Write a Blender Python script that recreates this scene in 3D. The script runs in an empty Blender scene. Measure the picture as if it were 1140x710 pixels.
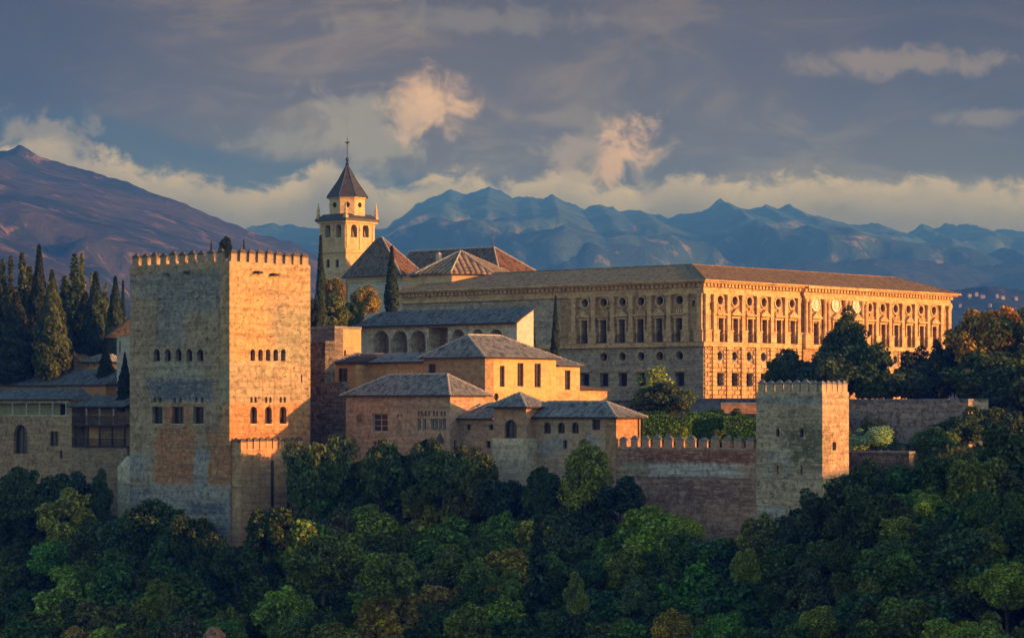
import bpy, math, random
import numpy as np
from mathutils import Vector, noise as mnoise
R = math.radians
SC = bpy.context.scene
COL = SC.collection
random.seed(7)
F = 2970.0            # focal length in pixels of a 1140 px wide frame
CX, HY = 570.0, 450.0 # principal column and horizon row
ANG = math.atan2(2970, 2610)
Ux, Uy = math.cos(ANG), math.sin(ANG)
Vx, Vy = -Uy, Ux

# ------------------------------------------------------------------ camera
cam = bpy.data.cameras.new('camera'); camo = bpy.data.objects.new('camera', cam); COL.objects.link(camo)
cam.sensor_width = 36; cam.lens = 36*F/1140; cam.shift_y = (HY-355)/1140
cam.clip_start = 1; cam.clip_end = 60000
camo.rotation_euler = (R(90), 0, 0); SC.camera = camo

# ------------------------------------------------------------------ light
SUN_AZ = R(-20)       # direction to the sun, from +X
SUN_EL = R(8)
sl = bpy.data.lights.new('sun', 'SUN'); so = bpy.data.objects.new('sun', sl); COL.objects.link(so)
sl.energy = 4.3; sl.angle = R(0.6); sl.color = (1.0, 0.43, 0.20)
sd = Vector((math.cos(SUN_AZ)*math.cos(SUN_EL), math.sin(SUN_AZ)*math.cos(SUN_EL), math.sin(SUN_EL)))
so.rotation_euler = sd.to_track_quat('Z', 'Y').to_euler()
SC.view_settings.view_transform = 'Standard'; SC.view_settings.look = 'None'
SC.view_settings.exposure = 0.72; SC.view_settings.gamma = 1; SC.view_settings.use_curve_mapping = False
SC.cycles.max_bounces = 5; SC.cycles.diffuse_bounces = 2; SC.cycles.glossy_bounces = 2
SC.cycles.transmission_bounces = 2; SC.cycles.volume_bounces = 0; SC.cycles.use_denoising = True
SC.cycles.caustics_reflective = False; SC.cycles.caustics_refractive = False

def lin(r, g, b):
    f = lambda c: (c/255/12.92) if c/255 <= 0.04045 else ((c/255+0.055)/1.055)**2.4
    return (f(r), f(g), f(b))

# ------------------------------------------------------------------ node helper
class NT:
    def __init__(s, tree):
        s.t = tree; s.t.nodes.clear()
    def n(s, typ, ins=None, **props):
        nd = s.t.nodes.new(typ)
        for k, v in props.items(): setattr(nd, k, v)
        for k, v in (ins or {}).items(): s.set(nd.inputs[k], v)
        return nd
    def set(s, sock, v):
        if isinstance(v, bpy.types.NodeSocket): s.t.links.new(v, sock)
        elif v is not None:
            if isinstance(v, tuple) and len(v) == 3 and sock.type == 'RGBA': v = v+(1,)
            sock.default_value = v
    def m(s, op, a, b=None, c=None, clamp=False):
        nd = s.t.nodes.new('ShaderNodeMath'); nd.operation = op; nd.use_clamp = clamp
        s.set(nd.inputs[0], a); s.set(nd.inputs[1], b); s.set(nd.inputs[2], c)
        return nd.outputs[0]
    def mix(s, f, a, b, mode='MIX'):
        nd = s.t.nodes.new('ShaderNodeMix'); nd.data_type = 'RGBA'; nd.blend_type = mode
        s.set(nd.inputs[0], f); s.set(nd.inputs[6], a); s.set(nd.inputs[7], b)
        return nd.outputs[2]
    def ss(s, v, lo, hi, a=0.0, b=1.0):
        nd = s.t.nodes.new('ShaderNodeMapRange'); nd.interpolation_type = 'SMOOTHSTEP'
        for i, x in enumerate((v, lo, hi, a, b)): s.set(nd.inputs[i], x)
        return nd.outputs[0]
    def map(s, vec, scale=(1, 1, 1), loc=(0, 0, 0)):
        nd = s.t.nodes.new('ShaderNodeMapping'); s.set(nd.inputs[0], vec)
        nd.inputs['Scale'].default_value = scale; nd.inputs['Location'].default_value = loc
        return nd.outputs[0]
    def noise(s, vec, scale=1, detail=5, rough=0.55, dist=0, out=0):
        nd = s.n('ShaderNodeTexNoise', {'Vector': vec, 'Scale': scale, 'Detail': detail, 'Roughness': rough, 'Distortion': dist})
        return nd.outputs[out]
    def sep(s, vec):
        nd = s.n('ShaderNodeSeparateXYZ', {0: vec}); return nd.outputs
    def comb(s, x, y, z):
        return s.n('ShaderNodeCombineXYZ', {0: x, 1: y, 2: z}).outputs[0]
    def curve(s, v, lo, hi, pts):
        """piecewise curve through pts (x in lo..hi); y is returned 0..1 scaled back by caller"""
        nd = s.t.nodes.new('ShaderNodeFloatCurve'); c = nd.mapping.curves[0]
        x = s.m('DIVIDE', s.m('SUBTRACT', v, float(lo)), float(hi-lo), clamp=True)
        s.set(nd.inputs['Value'], x)
        P = [((px-lo)/(hi-lo), py) for px, py in pts]
        c.points[0].location = P[0]; c.points[1].location = P[-1]
        for p in P[1:-1]: c.points.new(*p)
        nd.mapping.update()
        return nd.outputs[0]

# ------------------------------------------------------------------ world: dusk sky, cloud deck over the far side
w = bpy.data.worlds.new('World'); SC.world = w; w.use_nodes = True
T = NT(w.node_tree)
sky = T.n('ShaderNodeTexSky', sky_type='NISHITA', sun_disc=False, sun_elevation=SUN_EL, sun_rotation=R(90)-SUN_AZ,
          air_density=1.0, dust_density=1.0, ozone_density=1.6)
tc = T.n('ShaderNodeTexCoord').outputs['Generated']
sx, sy, sz = T.sep(tc)
az = T.m('MULTIPLY', T.m('ARCTAN2', sx, sy), F)          # pixels right of the view axis
el = T.m('MULTIPLY', T.m('ARCSINE', sz), F)              # pixels above the horizon
P2 = T.comb(T.m('DIVIDE', az, 100.0), T.m('DIVIDE', el, 100.0), 0.0)
front = T.ss(sy, 0.86, 0.955)
# grey-brown deck
n_st = T.noise(T.map(P2, (0.34, 1.1, 1)), 1.2, 10, 0.66, 1.2)
n_lo = T.noise(T.map(P2, (0.12, 0.25, 1), (3, 1, 0)), 1.0, 3, 0.5)
hi_ = T.ss(el, 200, 460)
deck = T.mix(hi_, (0.078, 0.058, 0.024), (0.070, 0.048, 0.010))
deck = T.mix(T.ss(n_st, 0.44, 0.66), deck, T.mix(hi_, (0.125, 0.098, 0.052), (0.130, 0.088, 0.026)))
deck = T.mix(T.ss(n_lo, 0.45, 0.65), deck, (0.042, 0.034, 0.012))
side = T.ss(az, -650, -150, 1.0, 0.0)
deck = T.mix(T.m('MULTIPLY', side, 0.5), deck, (0.020, 0.017, 0.014))
crn = T.m('MULTIPLY', T.ss(T.m('ABSOLUTE', az), 250, 620), T.ss(el, 200, 440))
deck = T.mix(T.m('MULTIPLY', crn, 0.5), deck, (0.022, 0.015, 0.004))
# dim blue bank of a far range inside the cloud
rid = T.curve(az, -570, 570, [(-570, .72), (-450, .715), (-370, .66), (-320, .63), (-210, .60), (-90, .575), (-10, .555), (70, .53), (250, .40), (570, .3)])
n_r = T.noise(P2, 1.6, 5, 0.5)
ridm = T.ss(T.m('SUBTRACT', T.m('MULTIPLY', rid, 450.0), T.m('ADD', el, T.m('MULTIPLY', T.m('SUBTRACT', n_r, 0.5), 26.0))), -6, 14)
deck = T.mix(T.m('MULTIPLY', ridm, 0.75), deck, (0.028, 0.036, 0.06))
# cumulus bank along the ridge tops
bank = T.curve(az, -570, 570, [(-570, .60), (-520, .64), (-460, .61), (-390, .56), (-350, .56), (-290, .535), (-235, .555), (-205, .60), (-170, .575), (-130, .53), (-80, .565), (-20, .555), (60, .56), (120, .525), (180, .57), (215, .56), (270, .54), (330, .555), (420, .545), (500, .54), (570, .525)])
n_c = T.noise(T.map(P2, (1, 1.35, 1)), 2.6, 11, 0.66, 0.5)
n_c2 = T.noise(T.map(P2, (0.8, 1.0, 1), (5, 5, 0)), 1.1, 4, 0.5)
n_p = T.noise(T.map(P2, (1, 1, 1), (8, 2, 0)), 2.2, 9, 0.62, 0.8); n_q = T.noise(T.map(P2, (1, 1, 1), (1, 12, 0)), 5.0, 7, 0.6, 0.4)
hgt = T.m('SUBTRACT', T.m('MULTIPLY', bank, 450.0), T.m('SUBTRACT', el, 6.0))
wob = T.m('ADD', T.m('MULTIPLY', T.m('SUBTRACT', n_c, 0.5), 55.0), T.m('MULTIPLY', T.m('SUBTRACT', n_c2, 0.5), 60.0))
bm_ = T.ss(T.m('ADD', hgt, wob), -3, 16)
bcol = T.mix(T.ss(T.m('ADD', hgt, T.m('MULTIPLY', wob, 1.4)), 0, 60), (0.40, 0.31, 0.27), (0.13, 0.10, 0.065))
bcol = T.mix(T.ss(n_c, 0.38, 0.62), T.mix(0.5, bcol, (0.10, 0.085, 0.10)), bcol)
deck = T.mix(T.m('MULTIPLY', bm_, T.ss(n_c2, 0.36, 0.60, 0.62, 0.95)), deck, bcol)
# two rose-lit cumulus heads and their veils
def puff(cx, cy, rx, ry, col, amt, deck, k=0.8, lo=1.0, hi=0.35):
    col = (col[0]*.52, col[1]*.50, col[2]*.50)
    dx = T.m('DIVIDE', T.m('SUBTRACT', az, float(cx)), float(rx)); dy = T.m('DIVIDE', T.m('SUBTRACT', el, float(cy)), float(ry))
    d = T.m('SQRT', T.m('ADD', T.m('MULTIPLY', dx, dx), T.m('MULTIPLY', dy, dy)))
    d = T.m('ADD', d, T.m('MULTIPLY', T.m('SUBTRACT', n_p, 0.5), k*4.5)); d = T.m('ADD', d, T.m('MULTIPLY', T.m('SUBTRACT', n_q, 0.5), k*1.6))
    return T.mix(T.m('MULTIPLY', T.ss(d, lo, hi), amt), deck, col)
deck = puff(-165, 300, 80, 48, (0.36, 0.32, 0.29), 0.8, deck, 0.7, 1.25, 0.3)
deck = puff(-260, 285, 60, 22, (0.30, 0.28, 0.27), 0.6, deck, 0.8, 1.2, 0.3)
deck = puff(-94, 335, 42, 36, (0.95, 0.62, 0.42), 0.85, deck, 0.62, 1.3, 0.0)
deck = puff(-112, 315, 32, 24, (0.70, 0.48, 0.36), 0.7, deck, 0.5, 1.2, 0.4)
deck = puff(105, 275, 70, 42, (0.42, 0.33, 0.27), 0.75, deck, 0.7, 1.2, 0.3)
deck = puff(128, 292, 30, 26, (0.95, 0.58, 0.36), 0.75, deck, 0.8, 1.3, -.1)
deck = puff(112, 270, 26, 32, (0.75, 0.48, 0.33), 0.7, deck, 0.7, 1.15, 0.2)
deck = puff(430, 375, 130, 16, (0.40, 0.30, 0.19), 0.55, deck, 0.7, 1.2, 0.2)
deck = puff(520, 315, 60, 12, (0.34, 0.28, 0.20), 0.5, deck, 0.7, 1.2, 0.2)
deck = puff(-520, 292, 60, 26, (0.40, 0.33, 0.27), 0.6, deck, 0.8, 1.2, 0.2)
deck = puff(-40, 425, 190, 16, (0.30, 0.25, 0.17), 0.5, deck, 0.7, 1.2, 0.2)
SKYS = 0.15
bg1 = T.n('ShaderNodeBackground', {'Color': sky.outputs[0], 'Strength': SKYS})
bg2 = T.n('ShaderNodeBackground', {'Color': deck, 'Strength': 1.0})
mx = T.n('ShaderNodeMixShader', {0: T.m('MULTIPLY', front, T.ss(sz, 0.34, 0.19)), 1: bg1.outputs[0], 2: bg2.outputs[0]})
T.n('ShaderNodeOutputWorld', {0: mx.outputs[0]})

# ------------------------------------------------------------------ object helpers
def link(o, parent=None):
    COL.objects.link(o)
    if parent is not None: o.parent = parent
    return o
def tag(o, label=None, cat=None, group=None, kind=None):
    if label: o['label'] = label
    if cat: o['category'] = cat
    if group: o['group'] = group
    if kind: o['kind'] = kind
    return o
def empty(name, loc, rz=0.0, label=None, cat=None, group=None):
    o = bpy.data.objects.new(name, None); o.location = loc; o.rotation_euler = (0, 0, rz); o.empty_display_size = .1
    return tag(link(o), label, cat, group)

class MB:
    """mesh collector: local coordinates, several materials, UV in metres laid along each face"""
    def __init__(s): s.v = []; s.f = []; s.mi = []
    def face(s, pts, m=0):
        i = len(s.v); s.v += [tuple(p) for p in pts]; s.f.append(tuple(range(i, i+len(pts)))); s.mi.append(m)
    def box(s, x0, x1, y0, y1, z0, z1, m=0):
        a = [(x0, y0, z0), (x1, y0, z0), (x1, y1, z0), (x0, y1, z0), (x0, y0, z1), (x1, y0, z1), (x1, y1, z1), (x0, y1, z1)]
        for q in ((0, 3, 2, 1), (4, 5, 6, 7), (0, 1, 5, 4), (1, 2, 6, 5), (2, 3, 7, 6), (3, 0, 4, 7)): s.face([a[k] for k in q], m)
    def frustum(s, b, t, m=0):
        """b, t: (x0,x1,y0,y1,z)"""
        a = [(b[0], b[2], b[4]), (b[1], b[2], b[4]), (b[1], b[3], b[4]), (b[0], b[3], b[4]), (t[0], t[2], t[4]), (t[1], t[2], t[4]), (t[1], t[3], t[4]), (t[0], t[3], t[4])]
        for q in ((0, 3, 2, 1), (4, 5, 6, 7), (0, 1, 5, 4), (1, 2, 6, 5), (2, 3, 7, 6), (3, 0, 4, 7)): s.face([a[k] for k in q], m)
    def lathe(s, cx, cy, prof, n=12, m=0, ph=0.0):
        rings = [[(cx+r*math.cos(ph+2*math.pi*k/n), cy+r*math.sin(ph+2*math.pi*k/n), z) for k in range(n)] for r, z in prof]
        for a, b in zip(rings, rings[1:]):
            for k in range(n):
                q = [a[k], a[(k+1) % n], b[(k+1) % n], b[k]]
                s.face(q, m)
        s.face(rings[0][::-1], m)
        if prof[-1][0] > 1e-4: s.face(rings[-1], m)
    def slab(s, pts, th, m=0, mu=None):
        """roof plane with thickness downwards"""
        lo = [(p[0], p[1], p[2]-th) for p in pts]; n = len(pts)
        s.face(pts, m); s.face(lo[::-1], m if mu is None else mu)
        for k in range(n): s.face([lo[k], lo[(k+1) % n], pts[(k+1) % n], pts[k]], m if mu is None else mu)
    def build(s, name, mats, parent=None, zoff=0.0, smooth=False):
        me = bpy.data.meshes.new(name)
        v = [(a, b, c-zoff) for a, b, c in s.v]
        me.from_pydata(v, [], s.f)
        if not isinstance(mats, (list, tuple)): mats = [mats]
        for m in mats: me.materials.append(m)
        me.polygons.foreach_set('material_index', s.mi)
        uv = me.uv_layers.new(name='uv')
        dat = np.zeros(len(me.loops)*2, dtype=np.float32); li = 0
        for f in s.f:
            p0, p1, p2 = (Vector(v[f[0]]), Vector(v[f[1]]), Vector(v[f[2]]))
            n = (p1-p0).cross(p2-p0)
            if n.length < 1e-9 and len(f) > 3: n = (p2-p0).cross(Vector(v[f[3]])-p0)
            if n.length < 1e-9: n = Vector((0, 0, 1))
            n.normalize()
            e = Vector((0, 0, 1)).cross(n)
            if e.length < 0.03: e = Vector((1, 0, 0))
            e.normalize(); g = n.cross(e)
            for k in f:
                p = Vector(v[k]); dat[li] = p.dot(e); dat[li+1] = p.dot(g); li += 2
        uv.data.foreach_set('uv', dat)
        if smooth: me.polygons.foreach_set('use_smooth', [True]*len(me.polygons))
        me.update()
        return link(bpy.data.objects.new(name, me), parent)

# ------------------------------------------------------------------ materials
def bsdf_out(T, col, rough=0.9, bump=None, bstr=0.5, bdist=0.05, spec=0.2):
    b = T.n('ShaderNodeBsdfPrincipled', {'Base Color': col, 'Roughness': rough, 'Specular IOR Level': spec})
    if bump is not None:
        bn = T.n('ShaderNodeBump', {'Height': bump, 'Strength': bstr, 'Distance': bdist}); T.set(b.inputs['Normal'], bn.outputs[0])
    T.n('ShaderNodeOutputMaterial', {0: b.outputs[0]})
    return b
def newmat(name):
    m = bpy.data.materials.new(name); m.use_nodes = True; return m, NT(m.node_tree)
def mwall(name, c1, c2, c3=None, band=0.35, streak=0.35, brick=None, bcol=(0.5, 0.5, 0.5), bstr=0.5, patches=(), scale=1.0, holes=0.0, weather=0.5):
    """weathered masonry: c1/c2 large mottling, c3 rubbed areas, horizontal courses, rain streaks, optional brick courses.
    patches: (axis, s, z, half-width, half-height, colour, edge) areas of other plaster, brick or loss"""
    m, T = newmat(name)
    tco = T.n('ShaderNodeTexCoord'); ob = tco.outputs['Object']; uv = tco.outputs['UV']
    big = T.noise(ob, 0.22*scale, 6, 0.6, 0.3)
    col = T.mix(T.ss(big, 0.36, 0.64), c1, c2)
    if c3:
        n3 = T.noise(T.map(ob, (1, 1, 1.6), (9, 3, 5)), 0.45*scale, 7, 0.65, 0.5)
        col = T.mix(T.ss(n3, 0.52, 0.62), col, c3)
    x, y, z = T.sep(ob)
    wobn = T.noise(ob, 0.9*scale, 6, 0.7, 0, 0); wob = T.m('SUBTRACT', wobn, 0.5)
    wob2 = T.m('SUBTRACT', T.noise(T.map(ob, (1, 1, 1), (20, 7, 3)), 0.45*scale, 5, 0.65), 0.5)
    for ax, ps, pz, hw, hh, pc, ed in patches:
        src = y if ax == 'N' else x; oth = x if ax == 'N' else y
        a = T.m('DIVIDE', T.m('ABSOLUTE', T.m('SUBTRACT', T.m('ADD', src, T.m('MULTIPLY', wob2, 1.2*hw)), float(ps))), float(hw))
        b = T.m('DIVIDE', T.m('ABSOLUTE', T.m('SUBTRACT', T.m('ADD', z, T.m('MULTIPLY', wob, 0.8*hh)), float(pz))), float(hh))
        d = T.m('ADD', T.m('MAXIMUM', a, b), T.m('MULTIPLY', wob, 0.5))
        k = T.m('MULTIPLY', T.ss(d, 1.0+ed, 1.0-ed), T.m('LESS_THAN', T.m('ABSOLUTE', oth), 1.5))
        pcv = T.mix(T.ss(T.noise(ob, 1.3, 5, 0.6), 0.35, 0.65), pc, tuple(c*0.72 for c in pc))
        col = T.mix(k, col, pcv)
    # courses
    cb = T.noise(T.map(ob, (0.10, 0.10, 2.4)), 1.0*scale, 5, 0.65, 0.1)
    col = T.mix(T.m('MULTIPLY', T.ss(cb, 0.44, 0.62), min(1, band*1.4)), col, tuple(c*0.40 for c in c1))
    cb2 = T.noise(T.map(ob, (0.5, 0.5, 3.0), (3, 3, 8)), 1.4*scale, 6, 0.7, 0.2)
    col = T.mix(T.m('MULTIPLY', T.ss(cb2, 0.51, 0.62), min(1, band*1.4)), col, tuple(min(1, c*1.35) for c in c2))
    # streaks
    st = T.noise(T.map(ob, (1.5, 1.5, 0.12), (2, 5, 0)), 1.0*scale, 5, 0.6)
    col = T.mix(T.m('MULTIPLY', T.ss(st, 0.52, 0.72), streak), col, tuple(c*0.40 for c in c1))
    # blotches of weather
    wt = T.noise(ob, 1.7*scale, 8, 0.72, 0.6)
    col = T.mix(T.m('MULTIPLY', T.ss(wt, 0.52, 0.60), min(1, weather*1.4)), col, tuple(c*0.42 for c in c1))
    col = T.mix(T.m('MULTIPLY', T.ss(wt, 0.46, 0.36), min(1, weather*1.2)), col, tuple(min(1, c*1.3) for c in c2))
    wl_ = T.noise(T.map(ob, (1, 1, 1.3), (4, 14, 2)), 0.6*scale, 8, 0.7, 0.8)
    col = T.mix(T.m('MULTIPLY', T.ss(wl_, 0.54, 0.64), min(1, weather*.9)), col, T.mix(1.0, col, (.45, .45, .48), 'MULTIPLY'))
    col = T.mix(T.m('MULTIPLY', T.ss(wl_, 0.44, 0.36), min(1, weather*.8)), col, T.mix(1.0, col, (1.35, 1.3, 1.2), 'MULTIPLY'))
    h = T.m('ADD', T.m('MULTIPLY', wt, 0.8), T.m('MULTIPLY', cb2, 0.7))
    if brick:
        bt = T.n('ShaderNodeTexBrick', {'Vector': uv, 'Color1': (1, 1, 1), 'Color2': bcol, 'Mortar': (0.32, 0.30, 0.27), 'Scale': 1.0, 'Mortar Size': brick[2], 'Mortar Smooth': 0.3, 'Bias': 0.0, 'Brick Width': brick[0], 'Row Height': brick[1]})
        col = T.mix(brick[3], col, bt.outputs[0], 'MULTIPLY')
        h = T.m('ADD', h, T.m('MULTIPLY', T.m('SUBTRACT', 1.0, bt.outputs[1]), 0.8))
    if holes:
        vo = T.n('ShaderNodeTexVoronoi', {'Vector': T.map(uv, (0.5, 0.9, 1)), 'Scale': 1.0, 'Randomness': 0.35}, feature='F1')
        col = T.mix(T.m('MULTIPLY', T.ss(vo.outputs[0], 0.12, 0.07), holes), col, (0.02, 0.018, 0.015))
    bsdf_out(T, col, 0.95, h, bstr, 0.08, 0.1)
    return m
def mroof(name, c1, c2, c3, pitch=0.32, bstr=0.9):
    m, T = newmat(name)
    tco = T.n('ShaderNodeTexCoord'); uv = tco.outputs['UV']; ob = tco.outputs['Object']
    u, v, _ = T.sep(uv)
    jit = T.noise(T.map(uv, (1.5, 1.5, 1)), 1.0, 3, 0.6)
    ph = T.m('MULTIPLY', T.m('ADD', u, T.m('MULTIPLY', T.m('SUBTRACT', jit, 0.5), 0.14)), 2*math.pi/pitch)
    rib = T.m('ADD', T.m('MULTIPLY', T.m('SINE', ph), 0.5), 0.5)
    cell = T.n('ShaderNodeTexWhiteNoise', {'Vector': T.comb(T.m('FLOOR', T.m('DIVIDE', u, pitch)), T.m('FLOOR', T.m('DIVIDE', T.m('ADD', v, T.m('MULTIPLY', jit, 0.3)), 0.42)), 0.0)}, noise_dimensions='3D')
    big = T.noise(ob, 0.35, 6, 0.65, 0.4)
    col = T.mix(T.ss(big, 0.35, 0.62), c1, c2)
    col = T.mix(T.m('MULTIPLY', T.m('POWER', cell.outputs[0], 2.0), 0.95), col, c3)
    cd = T.n('ShaderNodeTexWhiteNoise', {'Vector': T.comb(T.m('FLOOR', T.m('DIVIDE', T.m('ADD', u, 7.3), pitch*1.3)), T.m('FLOOR', T.m('DIVIDE', v, 0.6)), 3.0)}, noise_dimensions='3D')
    col = T.mix(T.m('MULTIPLY', T.ss(cd.outputs[0], 0.62, 0.95), 0.7), col, tuple(q*0.30 for q in c1))
    sp = T.noise(ob, 2.3, 6, 0.7)
    col = T.mix(T.m('MULTIPLY', T.ss(sp, 0.54, 0.62), 0.75), col, tuple(min(1, c*1.9) for c in c2))
    col = T.mix(T.m('MULTIPLY', T.ss(rib, 0.45, 0.0), 0.85), col, tuple(c*0.22 for c in c1))
    stp = T.m('FRACT', T.m('DIVIDE', v, 0.42))
    h = T.m('ADD', rib, T.m('MULTIPLY', stp, -0.35)); h = T.m('ADD', h, T.m('MULTIPLY', sp, 0.5))
    bsdf_out(T, col, 0.92, h, bstr, 0.10, 0.15)
    return m
def mplain(name, col, rough=0.8, var=0.3, scale=3.0, bstr=0.3, metal=0.0, spec=0.3):
    m, T = newmat(name)
    ob = T.n('ShaderNodeTexCoord').outputs['Object']
    n = T.noise(ob, scale, 6, 0.65)
    c = T.mix(T.m('MULTIPLY', T.ss(n, 0.3, 0.7), 1.0), tuple(x*(1-var) for x in col), tuple(min(1, x*(1+var)) for x in col))
    b = bsdf_out(T, c, rough, n, bstr, 0.03, spec); b.inputs['Metallic'].default_value = metal
    return m

M = {}
M['white'] = mwall('limewash', (.54, .52, .49), (.62, .60, .57), band=.1, streak=.25, bstr=.2, weather=.2)
M['pale'] = mwall('pale_render', (.50, .46, .40), (.60, .56, .49), band=.2, streak=.3, bstr=.3, weather=.3)
M['ochre'] = mwall('ochre_render', (.60, .40, .19), (.68, .48, .25), (.48, .32, .17), band=.22, streak=.35, bstr=.35, weather=.3)
M['orange'] = mwall('orange_render', (.64, .36, .16), (.70, .43, .21), band=.2, streak=.3, bstr=.35, weather=.28)
M['brick'] = mwall('old_brick', (.56, .33, .22), (.66, .43, .31), (.56, .47, .38), band=.30, streak=.35, brick=(.30, .085, .016, .5), bcol=(.62, .55, .50), bstr=.6, weather=.45)
M['brickb'] = mwall('brown_brick', (.42, .30, .19), (.50, .38, .26), (.38, .26, .17), band=.30, streak=.35, brick=(.30, .085, .016, .45), bcol=(.62, .55, .50), bstr=.6, weather=.4)
M['rubble'] = mwall('rubble_stone', (.22, .20, .18), (.34, .31, .27), (.16, .17, .19), band=.45, streak=.3, brick=(.5, .22, .05, .7), bcol=(.5, .5, .5), bstr=1., weather=.7)
M['beige'] = mwall('beige_plaster', (.60, .52, .38), (.70, .62, .47), (.52, .46, .36), band=.3, streak=.35, bstr=.5, weather=.5)
M['cap'] = mwall('grey_coping', (.20, .21, .23), (.30, .31, .33), band=.1, streak=.2, bstr=.5, weather=.5)
M['roofg'] = mroof('grey_lichen_tile', (.17, .19, .21), (.27, .285, .295), (.40, .40, .385))
M['roofb'] = mroof('dark_blue_tile', (.11, .13, .16), (.17, .19, .22), (.27, .28, .29))
M['roofr'] = mroof('red_tile', (.16, .085, .055), (.22, .125, .08), (.30, .19, .13))
M['roofo'] = mroof('brown_tile', (.27, .175, .095), (.34, .225, .125), (.40, .28, .16))
M['roofy'] = mroof('straw_tile', (.26, .23, .15), (.32, .28, .19), (.22, .20, .14))
M['roofm'] = mroof('shade_toned_tile', (.13, .115, .105), (.20, .16, .13), (.28, .23, .18))  # shade-toned colour of the church tile, for its north slopes
M['ridge'] = mplain('ridge_mortar', (.38, .37, .35), .9, .5, 4)
M['wood'] = mplain('dark_timber', (.045, .033, .026), .7, .4, 5)
M['frame'] = mplain('window_timber', (.11, .07, .045), .7, .3, 6)
M['paint'] = mplain('grey_paint', (.55, .54, .52), .6, .15, 6)
M['iron'] = mplain('iron', (.05, .05, .055), .5, .3, 6, metal=.6)
M['slate'] = mplain('slate', (.045, .05, .062), .55, .35, 1.5, spec=.4)
M['bronze'] = mplain('bronze', (.16, .12, .07), .5, .3, 6, metal=.7)
M['dark'] = mplain('dark_interior', (.018, .015, .013), .95, .3, 2)
M['marble'] = mplain('pale_marble', (.66, .62, .55), .6, .15, 5)
def mglass():
    m, T = newmat('old_glass')
    n = T.noise(T.n('ShaderNodeTexCoord').outputs['Object'], 2.0, 3)
    c = T.mix(n, (.012, .012, .014), (.03, .032, .036))
    bsdf_out(T, c, 0.28, n, .2, .02, .45); return m
M['glass'] = mglass()
M['teal'] = mplain('faded_teal_shutter', (.10, .125, .12), .7, .4, 3)
M['shut'] = mplain('brown_shutter', (.13, .085, .05), .7, .5, 3)
STONE = dict(band=.25, streak=.5, bstr=.45, weather=.5)
M['stone'] = mwall('golden_stone', (.44, .28, .145), (.52, .345, .19), (.30, .20, .12), brick=(1.5, .55, .02, .35), bcol=(.80, .78, .74), **STONE)
M['stonetrim'] = mwall('carved_stone', (.58, .38, .20), (.66, .46, .26), **STONE)
M['stonelow'] = mwall('grey_stone', (.42, .35, .27), (.50, .43, .34), (.35, .30, .25), brick=(1.1, .45, .02, .45), bcol=(.70, .68, .66), band=.3, streak=.4, bstr=.6, weather=.5)
M['tstone'] = mwall('bell_tower_stone', (.58, .41, .24), (.66, .50, .31), band=.15, streak=.3, bstr=.35, weather=.3)
M['greenw'] = mplain('sage_wall', (.34, .33, .20), .9, .15, 1)

# ------------------------------------------------------------------ building frame: local x runs away to the right (west fronts), local y away to the left (north fronts)
class Bld:
    def __init__(s, name, px, Y, zb, label, cat, group=None, ang=ANG, xy=None):
        s.X0, s.Y0 = xy if xy else ((px-CX)/F*Y, Y); s.zb = zb
        s.ux, s.uy = math.cos(ang), math.sin(ang); s.vx, s.vy = -s.uy, s.ux
        s.root = empty(name, (s.X0, s.Y0, zb), ang, label, cat, group)
    def wpt(s, x, y): return (s.X0+x*s.ux+y*s.vx, s.Y0+x*s.uy+y*s.vy)
    def wx(s, px, y=0.0):
        t = (px-CX)/F; bx, by = s.wpt(0, y); return (t*by-bx)/(s.ux-t*s.uy)
    def ny(s, px, x=0.0):
        t = (px-CX)/F; bx, by = s.wpt(x, 0); return (t*by-bx)/(s.vx-t*s.vy)
    def z(s, x, y, py): return (HY-py)/F*s.wpt(x, y)[1]
    def opW(s, px0, px1, py0, py1, kind='rect', y=0.0, **k):
        a, b = s.wx(px0, y), s.wx(px1, y); c = (a+b)/2
        return dict(s0=a, s1=b, z0=s.z(c, y, py1), z1=s.z(c, y, py0), kind=kind, **k)
    def opN(s, px0, px1, py0, py1, kind='rect', x=0.0, **k):
        a, b = s.ny(px1, x), s.ny(px0, x); c = (a+b)/2
        return dict(s0=a, s1=b, z0=s.z(x, c, py1), z1=s.z(x, c, py0), kind=kind, **k)
    def add(s, mb, name, mats, parent=None, **k):
        return mb.build(name, mats, parent or s.root, zoff=s.zb, **k)

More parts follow.
